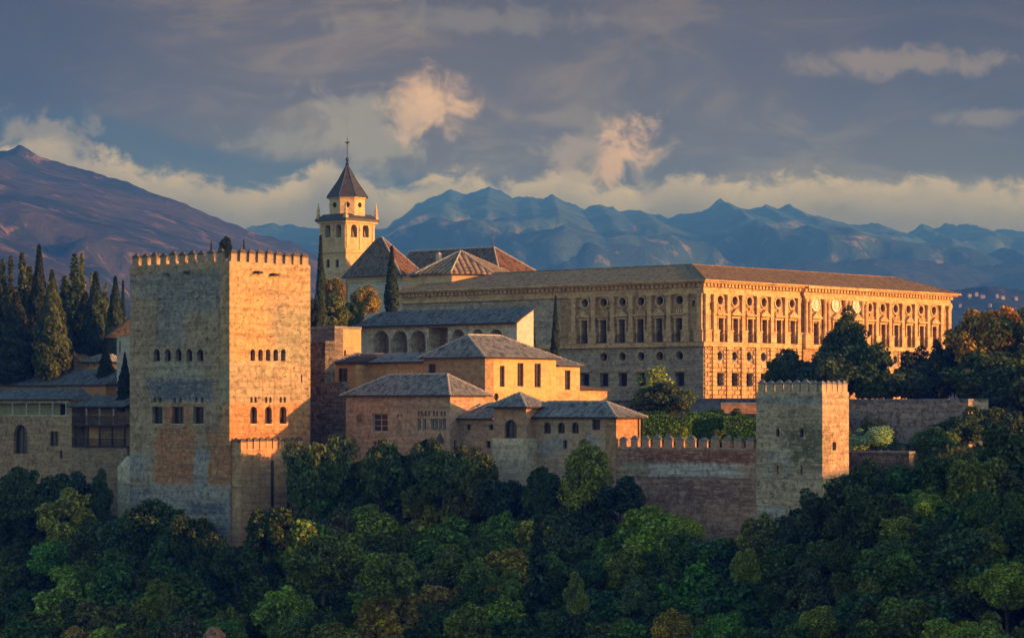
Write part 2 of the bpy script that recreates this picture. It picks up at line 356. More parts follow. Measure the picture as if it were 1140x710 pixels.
def mapper(plane, off):
    # outward normal -y for 'W' (y=off), -x for 'N' (x=off)
    if plane == 'W': return (lambda a, z, d: (a, off+d, z)), False
    return (lambda a, z, d: (off+d, a, z)), True
def panel(mb, plane, off, s0, s1, z0, z1, ops=(), depth=0.35, m=0, mr=None):
    P, flip = mapper(plane, off)
    mr = m if mr is None else mr
    def q(pts, mm): mb.face(pts[::-1] if flip else pts, mm)
    ss_ = sorted({s0, s1} | {o[k] for o in ops for k in ('s0', 's1')}); zz = sorted({z0, z1} | {o[k] for o in ops for k in ('z0', 'z1')})
    ss_ = [a for a in ss_ if s0-1e-6 <= a <= s1+1e-6]; zz = [a for a in zz if z0-1e-6 <= a <= z1+1e-6]
    for i in range(len(ss_)-1):
        run = None
        for j in range(len(zz)-1):
            cs, cz = (ss_[i]+ss_[i+1])/2, (zz[j]+zz[j+1])/2
            hit = any(o['s0'] < cs < o['s1'] and o['z0'] < cz < o['z1'] for o in ops)
            if hit: continue
            a, b, c, d = ss_[i], ss_[i+1], zz[j], zz[j+1]
            q([P(a, c, 0), P(b, c, 0), P(b, d, 0), P(a, d, 0)], m)
    for o in ops:
        a, b, c, e, kd = o['s0'], o['s1'], o['z0'], o['z1'], o['kind']; D = o.get('depth', depth)
        mid = (a+b)/2; r = (b-a)/2
        if kd == 'round':
            cz = (c+e)/2; rz = (e-c)/2; N = 16
            arc = [(mid+r*math.cos(2*math.pi*k/N), cz+rz*math.sin(2*math.pi*k/N)) for k in range(N+1)]
            cor = [(b, e), (a, e), (a, c), (b, c)]
            for qd in range(4):
                for k in range(qd*4, qd*4+4):
                    q([P(*cor[qd], 0), P(*arc[k+1], 0), P(*arc[k], 0)], m)
            for k in range(N): q([P(*arc[k], 0), P(*arc[k+1], 0), P(*arc[k+1], D), P(*arc[k], D)], mr)
        else:
            if kd == 'arch':
                rz = min(r*o.get('rise', 1.0), (e-c)*.9); zs = e-rz; N = 12
                arc = [(mid-r*math.cos(math.pi*k/N), zs+rz*math.sin(math.pi*k/N)) for k in range(N+1)]
                for k in range(N):
                    cr = (a, e) if k < N//2 else (b, e)
                    q([P(*cr, 0), P(*arc[k], 0), P(*arc[k+1], 0)], m)
                    q([P(*arc[k+1], 0), P(*arc[k], 0), P(*arc[k], D), P(*arc[k+1], D)], mr)
                q([P(a, e, 0), P(mid, e, 0), P(mid, e, 0.001)], m)
            else:
                zs = e; q([P(b, e, 0), P(a, e, 0), P(a, e, D), P(b, e, D)], mr)
            q([P(a, c, 0), P(a, c, D), P(a, zs, D), P(a, zs, 0)], mr)
            q([P(b, c, D), P(b, c, 0), P(b, zs, 0), P(b, zs, D)], mr)
            q([P(a, c, 0), P(b, c, 0), P(b, c, D), P(a, c, D)], mr)

def window(B, plane, off, o, depth, style='plain', parent=None, name='window'):
    pm = o.get('pm')
    """frame with glazing bars, pane behind it; closes the opening at its depth"""
    D = o.get('depth', depth); P, flip = mapper(plane, off)
    a, b, c, e = o['s0'], o['s1'], o['z0'], o['z1']; fw = min(.09, (b-a)*.12)
    def bx(mb, s0, s1, z0, z1, d0, d1):
        p, q_ = P(s0, z0, d0), P(s1, z1, d1)
        mb.box(min(p[0], q_[0]), max(p[0], q_[0]), min(p[1], q_[1]), max(p[1], q_[1]), z0, z1)
    if style == 'void':
        mb = MB(); bx(mb, a-.02, b+.02, c-.02, e+.02, D, D+.05); return B.add(mb, 'opening', M['dark'], parent)
    mb = MB()
    bx(mb, a, a+fw, c, e, D-.10, D-.005); bx(mb, b-fw, b, c, e, D-.10, D-.005)
    bx(mb, a+fw, b-fw, c, c+fw, D-.10, D-.005); bx(mb, a+fw, b-fw, e-fw, e, D-.10, D-.005)
    if style in ('two', 'grid'): bx(mb, (a+b)/2-fw*.4, (a+b)/2+fw*.4, c+fw, e-fw, D-.08, D-.01)
    if style == 'grid':
        n = max(1, int((e-c)/.9))
        for k in range(1, n+1):
            zc = c+(e-c)*k/(n+1); bx(mb, a+fw, (a+b)/2-fw*.4, zc-.03, zc+.03, D-.07, D-.012); bx(mb, (a+b)/2+fw*.4, b-fw, zc-.03, zc+.03, D-.07, D-.012)
    wnd = B.add(mb, name, o.get('fm', M['frame']), parent)
    mb = MB(); bx(mb, a-.02, b+.02, c-.02, e+.02, D, D+.05); B.add(mb, 'pane', pm or M['glass'], wnd)
    return wnd
def block(B, mb, x0, x1, y0, y1, z0, z1, W=(), N=(), depth=.35, m=0, glaze=True, parent=None, top=True):
    panel(mb, 'W', y0, x0, x1, z0, z1, W, depth, m); panel(mb, 'N', x0, y0, y1, z0, z1, N, depth, m)
    mb.face([(x1, y0, z0), (x1, y1, z0), (x1, y1, z1), (x1, y0, z1)], m); mb.face([(x1, y1, z0), (x0, y1, z0), (x0, y1, z1), (x1, y1, z1)], m)
    if top: mb.face([(x0, y0, z1), (x1, y0, z1), (x1, y1, z1), (x0, y1, z1)], m)
    if glaze:
        for o in W: window(B, 'W', y0, o, depth, o.get('st', 'grid'), parent)
        for o in N: window(B, 'N', x0, o, depth, o.get('st', 'grid'), parent)

def caps(mb, p, q, r=.13, step=.42, m=0):
    """row of bedded ridge tiles as one continuous strip"""
    p, q = Vector(p), Vector(q); n = max(2, int((q-p).length/step)*2); d = (q-p).normalized(); sd_ = d.cross(Vector((0, 0, 1)))
    if sd_.length < 1e-3: return
    sd_.normalize(); prev = None
    for k in range(n+1):
        c = p.lerp(q, k/n); f = random.uniform(.75, 1.15) if k % 2 else random.uniform(.35, .6)
        cur = (c-sd_*r*1.1-Vector((0, 0, .10)), c+Vector((0, 0, r*f))-sd_*r*.4, c+Vector((0, 0, r*f))+sd_*r*.4, c+sd_*r*1.1-Vector((0, 0, .10)))
        if prev:
            for i in range(3): mb.face([tuple(prev[i]), tuple(cur[i]), tuple(cur[i+1]), tuple(prev[i+1])], m)
        prev = cur
def hip(B, x0, x1, y0, y1, ze, zr, axis, i0, i1, mat, ov=.5, th=.16, hipcaps=True, name='roof', parent=None, frac=.5, matN=None):
    """hipped roof over the rectangle; axis of the ridge, insets of its two ends, frac places the ridge across"""
    X0, X1, Y0, Y1 = x0-ov, x1+ov, y0-ov, y1+ov
    if axis == 'x': yc = y0+(y1-y0)*frac; a, b = (x0+i0, yc, zr), (x1-i1, yc, zr)
    else: xc = x0+(x1-x0)*frac; a, b = (xc, y0+i0, zr), (xc, y1-i1, zr)
    c = [(X0, Y0, ze), (X1, Y0, ze), (X1, Y1, ze), (X0, Y1, ze)]
    mb = MB()
    if axis == 'x': fs = [[c[0], c[1], b, a], [c[1], c[2], b], [c[2], c[3], a, b], [c[3], c[0], a]]; hs = [(c[0], a), (c[3], a), (c[1], b), (c[2], b)]
    else: fs = [[c[0], c[1], a], [c[1], c[2], b, a], [c[2], c[3], b], [c[3], c[0], a, b]]; hs = [(c[0], a), (c[1], a), (c[2], b), (c[3], b)]
    for fi, f in enumerate(fs):
        mi_ = 2 if (matN and fi == 3) else 0  # north slope can take a tile colour with its shade painted in
        if (Vector(f[2])-Vector(f[-1])).length > 1e-4 or len(f) == 3: mb.face(f, mi_)
        else: mb.face(f[:3], mi_)
    lo = [(p[0], p[1], p[2]-th) for p in c]
    for k in range(4): mb.face([lo[k], lo[(k+1) % 4], c[(k+1) % 4], c[k]], 1)
    mb.face(lo[::-1], 1)
    r = B.add(mb, name, [mat, M['wood'], matN or mat], parent)
    if hipcaps:
        mb = MB()
        for p, q in hs: caps(mb, p, q)
        if (Vector(a)-Vector(b)).length > .5: caps(mb, a, b)
        B.add(mb, 'ridge_capping', M['ridge'], r)
    return r
def merlon_mesh(wd, dp, h, wm, cm, pointed=True):
    mb = MB(); a, b = wd/2, dp/2
    mb.box(-a, a, -b, b, 0, h*.68)
    c = .06
    mb.box(-a-c, a+c, -b-c, b+c, h*.68, h*.76, 1)
    mb.frustum((-a*.96, a*.96, -b*.96, b*.96, h*.76), (-a*.62, a*.62, -b*.5, b*.5, h*.92), 1)
    mb.frustum((-a*.62, a*.62, -b*.5, b*.5, h*.92), (-a*.12, a*.12, -b*.1, b*.1, h*1.02), 1)
    o = mb.build('merlon', [wm, cm]); me = o.data; bpy.data.objects.remove(o); return me
def merlons(B, me, plane, off, s0, s1, n, z, gaps=()):
    P, _ = mapper(plane, off)
    for k in range(n):
        sv = s0+(s1-s0)*(k+.5)/n
        o = link(bpy.data.objects.new('merlon', me), B.root); o.location = P(sv, z-B.zb, 0); o.rotation_euler = (random.gauss(0, .006), random.gauss(0, .006), 0 if plane == 'W' else R(90))
        o.scale = (random.uniform(.88, 1.08), random.uniform(.9, 1.05), random.uniform(.84, 1.06))
GL, GR, GBL = (.42, .44, .46), (.62, .26, .12), (.15, .20, .28)
# ================================================================== 1. the tall square tower
B = Bld('square_tower', 255.5, 300, -26, 'tall square battlemented stone tower at left centre, one face sunlit', 'tower')
a, b = B.wx(345.5), B.ny(144.5); zt = B.z(0, 0, 290.5)
def pN(px, py, hw, hh, c, e=.12):  # patch on the north face, half sizes in pixels
    s = B.ny(px); return ('N', s, B.z(0, s, py)-B.zb, abs(B.ny(px-hw)-s), hh*.101, c, e)
def pW(px, py, hw, hh, c, e=.12):
    s = B.wx(px); return ('W', s, B.z(s, 0, py)-B.zb, abs(B.wx(px+hw)-s), hh*.103, c, e)
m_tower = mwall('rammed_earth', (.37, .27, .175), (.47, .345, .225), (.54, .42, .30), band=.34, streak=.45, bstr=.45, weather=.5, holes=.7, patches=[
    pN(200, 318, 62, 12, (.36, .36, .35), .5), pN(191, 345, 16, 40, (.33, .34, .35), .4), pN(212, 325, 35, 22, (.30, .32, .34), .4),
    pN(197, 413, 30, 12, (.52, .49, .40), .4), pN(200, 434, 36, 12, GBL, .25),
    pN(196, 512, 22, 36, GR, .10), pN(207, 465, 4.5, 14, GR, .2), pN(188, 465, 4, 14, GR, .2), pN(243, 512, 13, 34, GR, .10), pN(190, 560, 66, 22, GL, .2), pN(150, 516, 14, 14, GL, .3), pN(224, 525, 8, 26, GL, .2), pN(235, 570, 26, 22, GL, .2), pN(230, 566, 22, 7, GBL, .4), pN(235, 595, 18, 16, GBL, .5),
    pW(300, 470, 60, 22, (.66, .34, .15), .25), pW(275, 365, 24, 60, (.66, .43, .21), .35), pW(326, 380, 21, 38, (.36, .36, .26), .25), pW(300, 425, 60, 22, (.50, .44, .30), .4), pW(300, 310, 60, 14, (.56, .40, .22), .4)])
opsN = [B.opN(c-3.4, c+3.4, 388.5, 402, 'arch', st='void') for c in (174.4, 186.6, 198.6, 210.6, 222.8)]
opsN += [B.opN(p, q, 452.6, 471.6, 'rect', st='grid') for p, q in ((169.4, 181), (191, 204.4), (215, 226.6))]
opsN += [B.opN(c-1.4, c+1.4, 442.2, 448, 'arch', st='void') for c in (172.3, 178.4, 194.4, 201, 218.4, 225)]
opsW = [B.opW(c-2.5, c+2.5, 388.6, 401.6, 'arch', st='void') for c in (281.4, 290, 298.5, 307, 315.4)]
opsW += [B.opW(c-3.8, c+3.8, 452.4, 471.6, 'arch', st='two') for c in (282.4, 298.8, 315)]
opsW += [B.opW(c-1.3, c+1.3, 441.6, 448, 'arch', st='void') for c in (280, 284.5, 296.4, 301, 312.6, 317)]
opsW += [B.opW(335.2, 336.6, 417, 426, 'rect', st='void')]
wl = MB()
block(B, wl, 0, a, 0, b, -26, zt, opsW, opsN, depth=.55, glaze=False, top=False)
wl.box(.9, a-.9, .9, b-.9, zt-1.6, zt-1.5)
wl.face([(.6, .6, zt), (a-.6, .6, zt), (a-.6, .6, zt-1.5), (.6, .6, zt-1.5)]); wl.face([(.6, .6, zt), (.6, b-.6, zt), (.6, b-.6, zt-1.5), (.6, .6, zt-1.5)])
wl.face([(a-.6, .6, zt), (a-.6, b-.6, zt), (a-.6, b-.6, zt-1.5), (a-.6, .6, zt-1.5)]); wl.face([(.6, b-.6, zt), (a-.6, b-.6, zt), (a-.6, b-.6, zt-1.5), (.6, b-.6, zt-1.5)])
for q in (((0, 0), (a, 0), (a-.6, .6), (.6, .6)), ((0, 0), (.6, .6), (.6, b-.6), (0, b)), ((a, 0), (a, b), (a-.6, b-.6), (a-.6, .6)), ((0, b), (.6, b-.6), (a-.6, b-.6), (a, b))):
    wl.face([(p[0], p[1], zt) for p in q])
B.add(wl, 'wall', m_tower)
for o in opsW: window(B, 'W', 0, o, .55, o['st'])
for o in opsN: window(B, 'N', 0, o, .55, o['st'])
# pale surrounds of the five-light groups and sills under the large windows
for pl, ops in (('N', opsN), ('W', opsW)):
    for o in ops[5:8]:
        mb = MB(); P, _ = mapper(pl, 0); p, q = P(o['s0']-.12, 0, -.10), P(o['s1']+.12, 0, .0)
        mb.box(min(p[0], q[0]), max(p[0], q[0])-.003, min(p[1], q[1]), max(p[1], q[1])-.003, o['z0']-.16, o['z0']-.01); B.add(mb, 'sill', M['beige'])
for c, y in ((287, 303), (305, 305.5)):
    mb = MB(); x = B.wx(c); zz = B.z(x, 0, y); mb.box(x-.55, x-.25, -.75, -.003, zz-.16, zz+.12); mb.box(x+.1, x+.35, -.55, -.003, zz-.16, zz+.06); B.add(mb, 'dark_stub', M['wood'])
for c, y in ((187, 305), (210, 303)):
    mb = MB(); s = B.ny(c); zz = B.z(0, s, y); mb.box(-.7, -.003, s-.2, s+.2, zz-.2, zz+.12); B.add(mb, 'dark_stub', M['rubble'])  # added stubs stand in for dark stain and shadow marks
mm = merlon_mesh(.92, .4, 1.55, m_tower, M['rubble'])
merlons(B, mm, 'N', .3, 0.9, b, 10, zt); merlons(B, mm, 'W', .3, 0.1, a, 9, zt); merlons(B, mm, 'N', a-.3, 1, b, 10, zt); merlons(B, mm, 'W', b-.3, 1, a-1, 8, zt)
TB = B
# lower bastion of the tower, toothed with pointed merlons
x0, y0 = TB.wpt(.3, -1.5)
B = Bld('bastion', 0, 0, -27, 'orange sunlit bastion with pointed merlons at the foot of the tall square tower', 'bastion', xy=(x0, y0))
a = B.wx(338); zt = B.z(0, 0, 500); mb = MB()
panel(mb, 'W', 0, 0, a, -16, zt, [], .3)
mb.face([(0, 0, -16), (a, 0, -16), (a, -.8, -27), (-.9, -.8, -27)]); mb.face([(0, 0, -16), (-.9, -.8, -27), (-.9, 1.49, -27), (0, 1.49, -16)])
panel(mb, 'N', 0, 0, 1.49, -16, zt, [], .3); mb.face([(0, 0, zt), (a, 0, zt), (a, 1.49, zt), (0, 1.49, zt)]); mb.face([(a, 0, -27), (a, 1.49, -27), (a, 1.49, zt), (a, 0, zt)])
bm2 = mwall('bastion_earth', (.55, .33, .18), (.62, .40, .23), (.50, .34, .22), band=.4, streak=.6, bstr=.6, weather=.4)
B.add(mb, 'wall', bm2)
for c in (303, 321):
    mb = MB(); x = B.wx(c); z1 = B.z(x, 0, 512); mb.box(x-.22, x+.22, -.05, -.003, z1-5.5, z1); B.add(mb, 'drain', M['slate'])
mm = merlon_mesh(.82, .55, 1.3, bm2, M['rubble'])
merlons(B, mm, 'W', .29, 0, a, 10, zt); merlons(B, mm, 'N', .29, .58, 1.45, 1, zt)
# small buttress at the left foot
bb = TB.ny(131)
B = Bld('buttress', 0, 0, -27, 'narrow grey buttress against the left foot of the tall square tower', 'buttress', xy=TB.wpt(.4, TB.ny(144.5)+.002))
zt = B.z(0, 0, 508); mb = MB(); l = B.ny(131); mb.box(0, 2.5, 0, l, -27, zt-1.2); mb.frustum((0, 2.5, 0, l, zt-1.2), (1.0, 2.5, 0, l*.8, zt)); B.add(mb, 'wall', M['beige'])

# ================================================================== 2. renaissance palace
B = Bld('palace', 783, 364, -3.0, 'long golden renaissance palace with pilasters, round windows and brown tiled roof', 'palace')
a, b = B.wx(1057), B.ny(447); zc = lambda py: B.z(0, 0, py)
zb, zbelt, zent, zcor, zev = zc(444), zc(382.5), zc(326), zc(318), zc(311)
yr = B.ny(693); zN = lambda py: B.z(0, yr, py)
dz0, dz1 = zbelt+.35, zN(356); pz0, pz1 = zN(352.5), zN(345.5); oz, orr = zN(336.2), .62; loz = zN(397); lw0, lw1 = zN(430), zN(415.5)
nb = [B.ny(p) for p in (651.5, 672.6, 693.4, 714, 734.9, 756.9)]
wbl = [B.wx(p) for p in (801.2, 817.5, 833.8, 849.8, 865.7, 881)]; wbc = [B.wx(p) for p in (903.6, 926.2, 949.3)]; wbr = [B.wx(p) for p in (967.5, 982, 996.4, 1010.6, 1024.8, 1039)]
PRJ = .55
def bay_ops(s, lower=True, up=True, low=True):
    o = []
    if up: o += [dict(s0=s-.55, s1=s+.55, z0=dz0, z1=dz1, kind='rect', st='grid', pm=random.choice([M['glass'], M['teal'], M['shut'], M['glass']])), dict(s0=s-.56, s1=s+.56, z0=oz-orr, z1=oz+orr, kind='round', st='plain')]
    if low: o += [dict(s0=s-.62, s1=s+.62, z0=loz-.62, z1=loz+.62, kind='round', st='plain'), dict(s0=s-.75, s1=s+.75, z0=lw0, z1=lw1, kind='rect', st='two')]
    return o
sE = B.ny(624)
oN = sum([bay_ops(s, low=i > 0) for i, s in enumerate(nb)], []) + [dict(s0=nb[0]-.75, s1=nb[0]+.75, z0=lw0, z1=lw1, kind='rect', st='two')] + [dict(s0=B.ny(772)-.25, s1=B.ny(772)+.25, z0=oz-.9, z1=oz-.1, kind='rect', st='plain')]
c0, c1 = (wbl[-1]+wbc[0])/2-.35, (wbc[-1]+wbr[0])/2+.35
oL = sum([bay_ops(s) for s in wbl], []) + [dict(s0=B.wx(791.5)-.22, s1=B.wx(791.5)+.22, z0=oz-1.3, z1=oz-.4, kind='rect', st='plain')]
oR = sum([bay_ops(s) for s in wbr], [])
oC = [dict(s0=s-.6, s1=s+.6, z0=dz0, z1=dz1-.2, kind='rect', st='grid') for s in wbc]
mb = MB(); D = .8
up = lambda ops: [o for o in ops if o['z0'] > zbelt]; lo = lambda ops: [o for o in ops if o['z0'] < zbelt]
panel(mb, 'W', 0, 0, c0, zbelt, zev-.1, up(oL), D); panel(mb, 'W', -PRJ, c0, c1, -3, zev-.1, oC, D); panel(mb, 'W', 0, c1, a, zbelt, zev-.1, up(oR), D)
mb.box(c0, c0+.02, -PRJ, -.003, -3, zev-.1); mb.box(c1-.02, c1, -PRJ, -.003, -3, zev-.1)
panel(mb, 'W', 0, 0, c0, -3, zbelt, lo(oL), D, 1); panel(mb, 'W', 0, c1, a, -3, zbelt, lo(oR), D, 1)
panel(mb, 'N', 0, 0, sE, zbelt, zev-.1, up(oN), D, 0); panel(mb, 'N', 0, sE, b, -3, zev-.1, [], D, 2); panel(mb, 'N', 0, 0, sE, -3, zbelt, lo(oN), D, 2)
mb.face([(a, 0, -3), (a, b, -3), (a, b, zev-.1), (a, 0, zev-.1)]); mb.face([(a, b, -3), (0, b, -3), (0, b, zev-.1), (a, b, zev-.1)])
B.add(mb, 'wall', [M['stone'], M['stonelow'], M['stonelow']])
for o in oL+oR: window(B, 'W', 0, o, D, o['st'])
for o in oC: window(B, 'W', -PRJ, o, D, o['st'])
for o in oN: window(B, 'N', 0, o, D, o['st'])
def wbox(mb, plane, s0, s1, z0, z1, d0, d1, off=0, m=0):
    P, _ = mapper(plane, off); p, q = P(s0, z0, d0), P(s1, z1, d1)
    mb.box(min(p[0], q[0]), max(p[0], q[0]), min(p[1], q[1]), max(p[1], q[1]), z0, z1, m)
def tri(mb, plane, s0, s1, z0, z1, d0, d1, off=0):
    P, _ = mapper(plane, off); A = [P(s0, z0, d0), P(s1, z0, d0), P((s0+s1)/2, z1, d0)]; C = [P(s0, z0, d1), P(s1, z0, d1), P((s0+s1)/2, z1, d1)]
    mb.face(A); mb.face(C[::-1])
    for k in range(3): mb.face([A[k], A[(k+1) % 3], C[(k+1) % 3], C[k]])
def pilaster(plane, s, off=0, w=.36, pr=.38):
    mb = MB(); wbox(mb, plane, s-w-.3, s+w+.3, zbelt+.3, zbelt+1.75, -pr-.22, -.003, off); wbox(mb, plane, s-w-.38, s+w+.38, zbelt+1.75, zbelt+1.92, -pr-.3, -.003, off)
    wbox(mb, plane, s-w, s+w, zbelt+1.92, zent-.75, -pr, -.003, off)
    wbox(mb, plane, s-w-.06, s+w+.06, zent-.75, zent-.3, -pr-.06, -.003, off); wbox(mb, plane, s-w-.16, s+w+.16, zent-.3, zent-.08, -pr-.16, -.003, off)
    B.add(mb, 'pilaster', M['stonetrim'])
def surround(plane, s, kind, off=0, w=.55):
    mb = MB()
    wbox(mb, plane, s-w-.24, s-w-.02, dz0, dz1+.05, -.24, -.003, off); wbox(mb, plane, s+w+.02, s+w+.24, dz0, dz1+.05, -.24, -.003, off)
    wbox(mb, plane, s-w-.45, s+w+.45, dz1+.05, dz1+.32, -.36, -.003, off); wbox(mb, plane, s-w-.6, s+w+.6, pz0, pz0+.22, -.62, -.003, off)
    if kind % 2: tri(mb, plane, s-w-.55, s+w+.55, pz0+.22, pz1+.15, -.5, -.003, off)
    else:
        for dx in (-.75, -.38, 0, .38, .75):
            wbox(mb, plane, s+dx-.12, s+dx+.12, pz0+.22, pz1+(.25 if dx == 0 else .0)-abs(dx)*.2, -.30, -.003, off)
    B.add(mb, 'pediment', M['stonetrim'])
def ring(plane, s, z, r, off=0, dpt=.14, wd=.2, name='oculus_frame', mat=None):
    P, _ = mapper(plane, off); mb = MB(); N = 18
    c = lambda k, rr, d: P(s+rr*math.cos(2*math.pi*k/N), z+rr*math.sin(2*math.pi*k/N), d)
    for k in range(N):
        mb.face([c(k, r, -dpt), c(k+1, r, -dpt), c(k+1, r+wd, -dpt), c(k, r+wd, -dpt)]); mb.face([c(k, r+wd, -dpt), c(k+1, r+wd, -dpt), c(k+1, r+wd, -.003), c(k, r+wd, -.003)]); mb.face([c(k, r, -dpt), c(k+1, r, -dpt), c(k+1, r, -.003), c(k, r, -.003)])
    B.add(mb, name, mat or M['stonetrim'])
def mids(L, e0, e1): return [e0]+[(p+q)/2 for p, q in zip(L, L[1:])]+[e1]
for plane, L, e0, e1 in (('N', sorted(nb), B.ny(765), B.ny(640)), ('W', wbl, B.wx(793.5)+.1, c0-.7), ('W', wbr, c1+.7, B.wx(1047))):
    for s in mids(L, e0, e1): pilaster(plane, s)
    for i, s in enumerate(L): surround(plane, s, i); ring(plane, s, oz, .64, wd=.22)
for s in (.45, a-.45): pilaster('W', s, w=.4)
pilaster('N', .45, w=.4)
for i, s in enumerate(nb): ring('N', s, loz, .66, wd=.16) if i else None
for s in nb:
    mb = MB(); wbox(mb, 'N', s-1.1, s+1.1, lw1+.2, lw1+.4, -.4, -.003); B.add(mb, 'window_hood', M['stonetrim'])
# central portal: coupled columns, medallions, pediments
def column(s, off, w=.30):
    mb = MB(); P, _ = mapper('W', off); x, y, _z = P(s, 0, -.28)
    wbox(mb, 'W', s-w-.2, s+w+.2, zbelt+.3, zbelt+1.75, -.6, -.003, off)
    mb.lathe(x, y, [(w+.06, zbelt+1.75), (w+.06, zbelt+1.95), (w, zbelt+2.0), (w*.86, zent-.75), (w+.08, zent-.55), (w+.12, zent-.3), (w+.16, zent-.1)], 12)
    B.add(mb, 'column', M['stonetrim'])
cm = mids(wbc, c0+.75, c1-.75)
for s in cm: column(s-.48, -PRJ); column(s+.48, -PRJ)
for s in wbc:
    surround('W', s, 1, -PRJ, .62); ring('W', s, oz+.15, .95, -PRJ, .22, .18, 'medallion_frame', M['marble'])
    mb = MB(); P, _ = mapper('W', -PRJ); mb.lathe(0, 0, [(0.94, -.02), (0.94, .06)], 18)
    for dx, dz2, r in ((0, .35, .16), (-.05, .0, .28), (.25, -.1, .2), (-.25, -.35, .2), (.1, -.5, .22)): mb.lathe(dx, dz2, [(r, .05), (r*.8, .16), (.001, .2)], 8)
    mb.v = [P(s+vx_, oz+.15+vy_, -vz_-.02) for vx_, vy_, vz_ in mb.v]; B.add(mb, 'medallion', M['marble'])
# entablature, cornice, belt course, balustrade
def band(name, z0, z1, pr, mat=M['stonetrim'], dent=None):
    mb = MB(); e = .003
    mb.box(-pr, c0-e, -pr, -e, z0, z1); mb.box(c0, c1, -pr-PRJ, -e-PRJ, z0, z1); mb.box(c1+e, a+pr, -pr, -e, z0, z1); mb.box(-pr, -e, 0, b+pr, z0, z1)
    if dent:
        for k in range(int(a/dent)):
            s = (k+.5)*dent; o = -PRJ if c0 < s < c1 else 0; mb.box(s-dent*.27, s+dent*.27, o-pr-.22, o-pr-e, z0, z1-.05)
        for k in range(int(b/dent)):
            s = (k+.5)*dent; mb.box(-pr-.22, -pr-e, s-dent*.27, s+dent*.27, z0, z1-.05)
    return B.add(mb, name, mat)
band('architrave', zent-.08, zent+.3, .30); band('belt_course', zbelt-.35, zbelt+.28, .45)
band('cornice', zcor-.1, zcor+.38, .40, dent=.8); band('cornice', zcor+.381, zev-.1, .95); band('architrave', zent+.301, zcor-.101, .12)
def railing(plane, s0, s1, off=0):
    mb = MB(); n = int((s1-s0)/.28); d = -.40
    wbox(mb, plane, s0, s1, zbelt+1.35, zbelt+1.42, d-.03, d+.03, off)
    for k in range(n+1): s = s0+(s1-s0)*k/n; wbox(mb, plane, s-.018, s+.018, zbelt+.29, zbelt+1.35, d-.018, d+.018, off)
    B.add(mb, 'railing', M['iron'])
for plane, L in (('N', nb), ('W', wbl), ('W', wbr)):
    for s in L: railing(plane, s-1.0, s+1.0)
for s in wbc: railing('W', s-1.1, s+1.1, -PRJ)
# rustication of the lower west storey
mb = MB(); rh = .62; z = zb-1.2; k = 0
def rust(s0, s1, off, lows, wd=1.25):
    z = zb-1.3; row = 0
    while z < zbelt-.5:
        s = s0-(wd*.5 if row % 2 else 0)
        while s < s1:
            p, q = max(s, s0)+.035, min(s+wd, s1)-.035; zz0, zz1 = z+.035, min(z+rh, zbelt-.36)-.035
            hit = any(p < o['s1']+.02 and q > o['s0']-.02 and zz0 < o['z1'] and zz1 > o['z0'] for o in lows)
            if hit:   # trim beside openings
                for o in lows:
                    if p < o['s1']+.02 and q > o['s0']-.02 and zz0 < o['z1'] and zz1 > o['z0']:
                        if (p+q)/2 < (o['s0']+o['s1'])/2: q = min(q, o['s0']-.03)
                        else: p = max(p, o['s1']+.03)
            if q-p > .25:
                y1, y2 = off-.003, off-.20; e = .07
                A = [(p, y1, zz0), (q, y1, zz0), (q, y1, zz1), (p, y1, zz1)]; C = [(p+e, y2, zz0+e), (q-e, y2, zz0+e), (q-e, y2, zz1-e), (p+e, y2, zz1-e)]
                mb.face(C)
                for i in range(4): mb.face([A[i], A[(i+1) % 4], C[(i+1) % 4], C[i]])
            s += wd
        z += rh; row += 1
rust(.05, c0-.05, 0, lo(oL)); rust(c1+.05, a-.05, 0, lo(oR)); B.add(mb, 'rustication', M['stonetrim'])
for s in mids(wbl, B.wx(793.5), c0-.7)+mids(wbr, c1+.7, B.wx(1047)):
    mb = MB(); z = zb-1.3
    while z < zbelt-.6:
        mb.frustum((s-.5, s+.5, -.42, -.205, z+.04), (s-.46, s+.46, -.38, -.205, z+.56)); z += .62
    B.add(mb, 'lower_pilaster', M['stonetrim'])
# roof ring
e = 1.35; d = 8.5; ds = 2.5; zr = B.z(d, d, 294.3)
X0, X1, Y0, Y1 = -e, a+e, -e, b+e; zl = zev-.06
I = [(d, d), (a-ds, d), (a-ds, b-d), (d, b-d)]; O = [(X0, Y0), (X1, Y0), (X1, Y1), (X0, Y1)]
mb = MB()
for k in range(4):
    p, q, r_, t_ = O[k], O[(k+1) % 4], I[(k+1) % 4], I[k]
    mb.face([(*p, zl), (*q, zl), (*r_, zr), (*t_, zr)], 2 if k == 3 else 0)  # north slope in another tile tone, painting its shaded side
    mb.face([(*p, zl-.2), (*q, zl-.2), (*q, zl), (*p, zl)], 1)
mb.face([(*p, zr) for p in I][::-1], 0); mb.face([(*p, zl-.2) for p in O], 1)
rf = B.add(mb, 'roof', [M['roofo'], M['stonetrim'], M['roofy']])
mb = MB()
for k in range(4): caps(mb, (*O[k], zl), (*I[k], zr), .12, .6); caps(mb, (*I[k], zr), (*I[(k+1) % 4], zr), .1, .6)
B.add(mb, 'ridge_capping', M['roofo'], rf)
PB = B
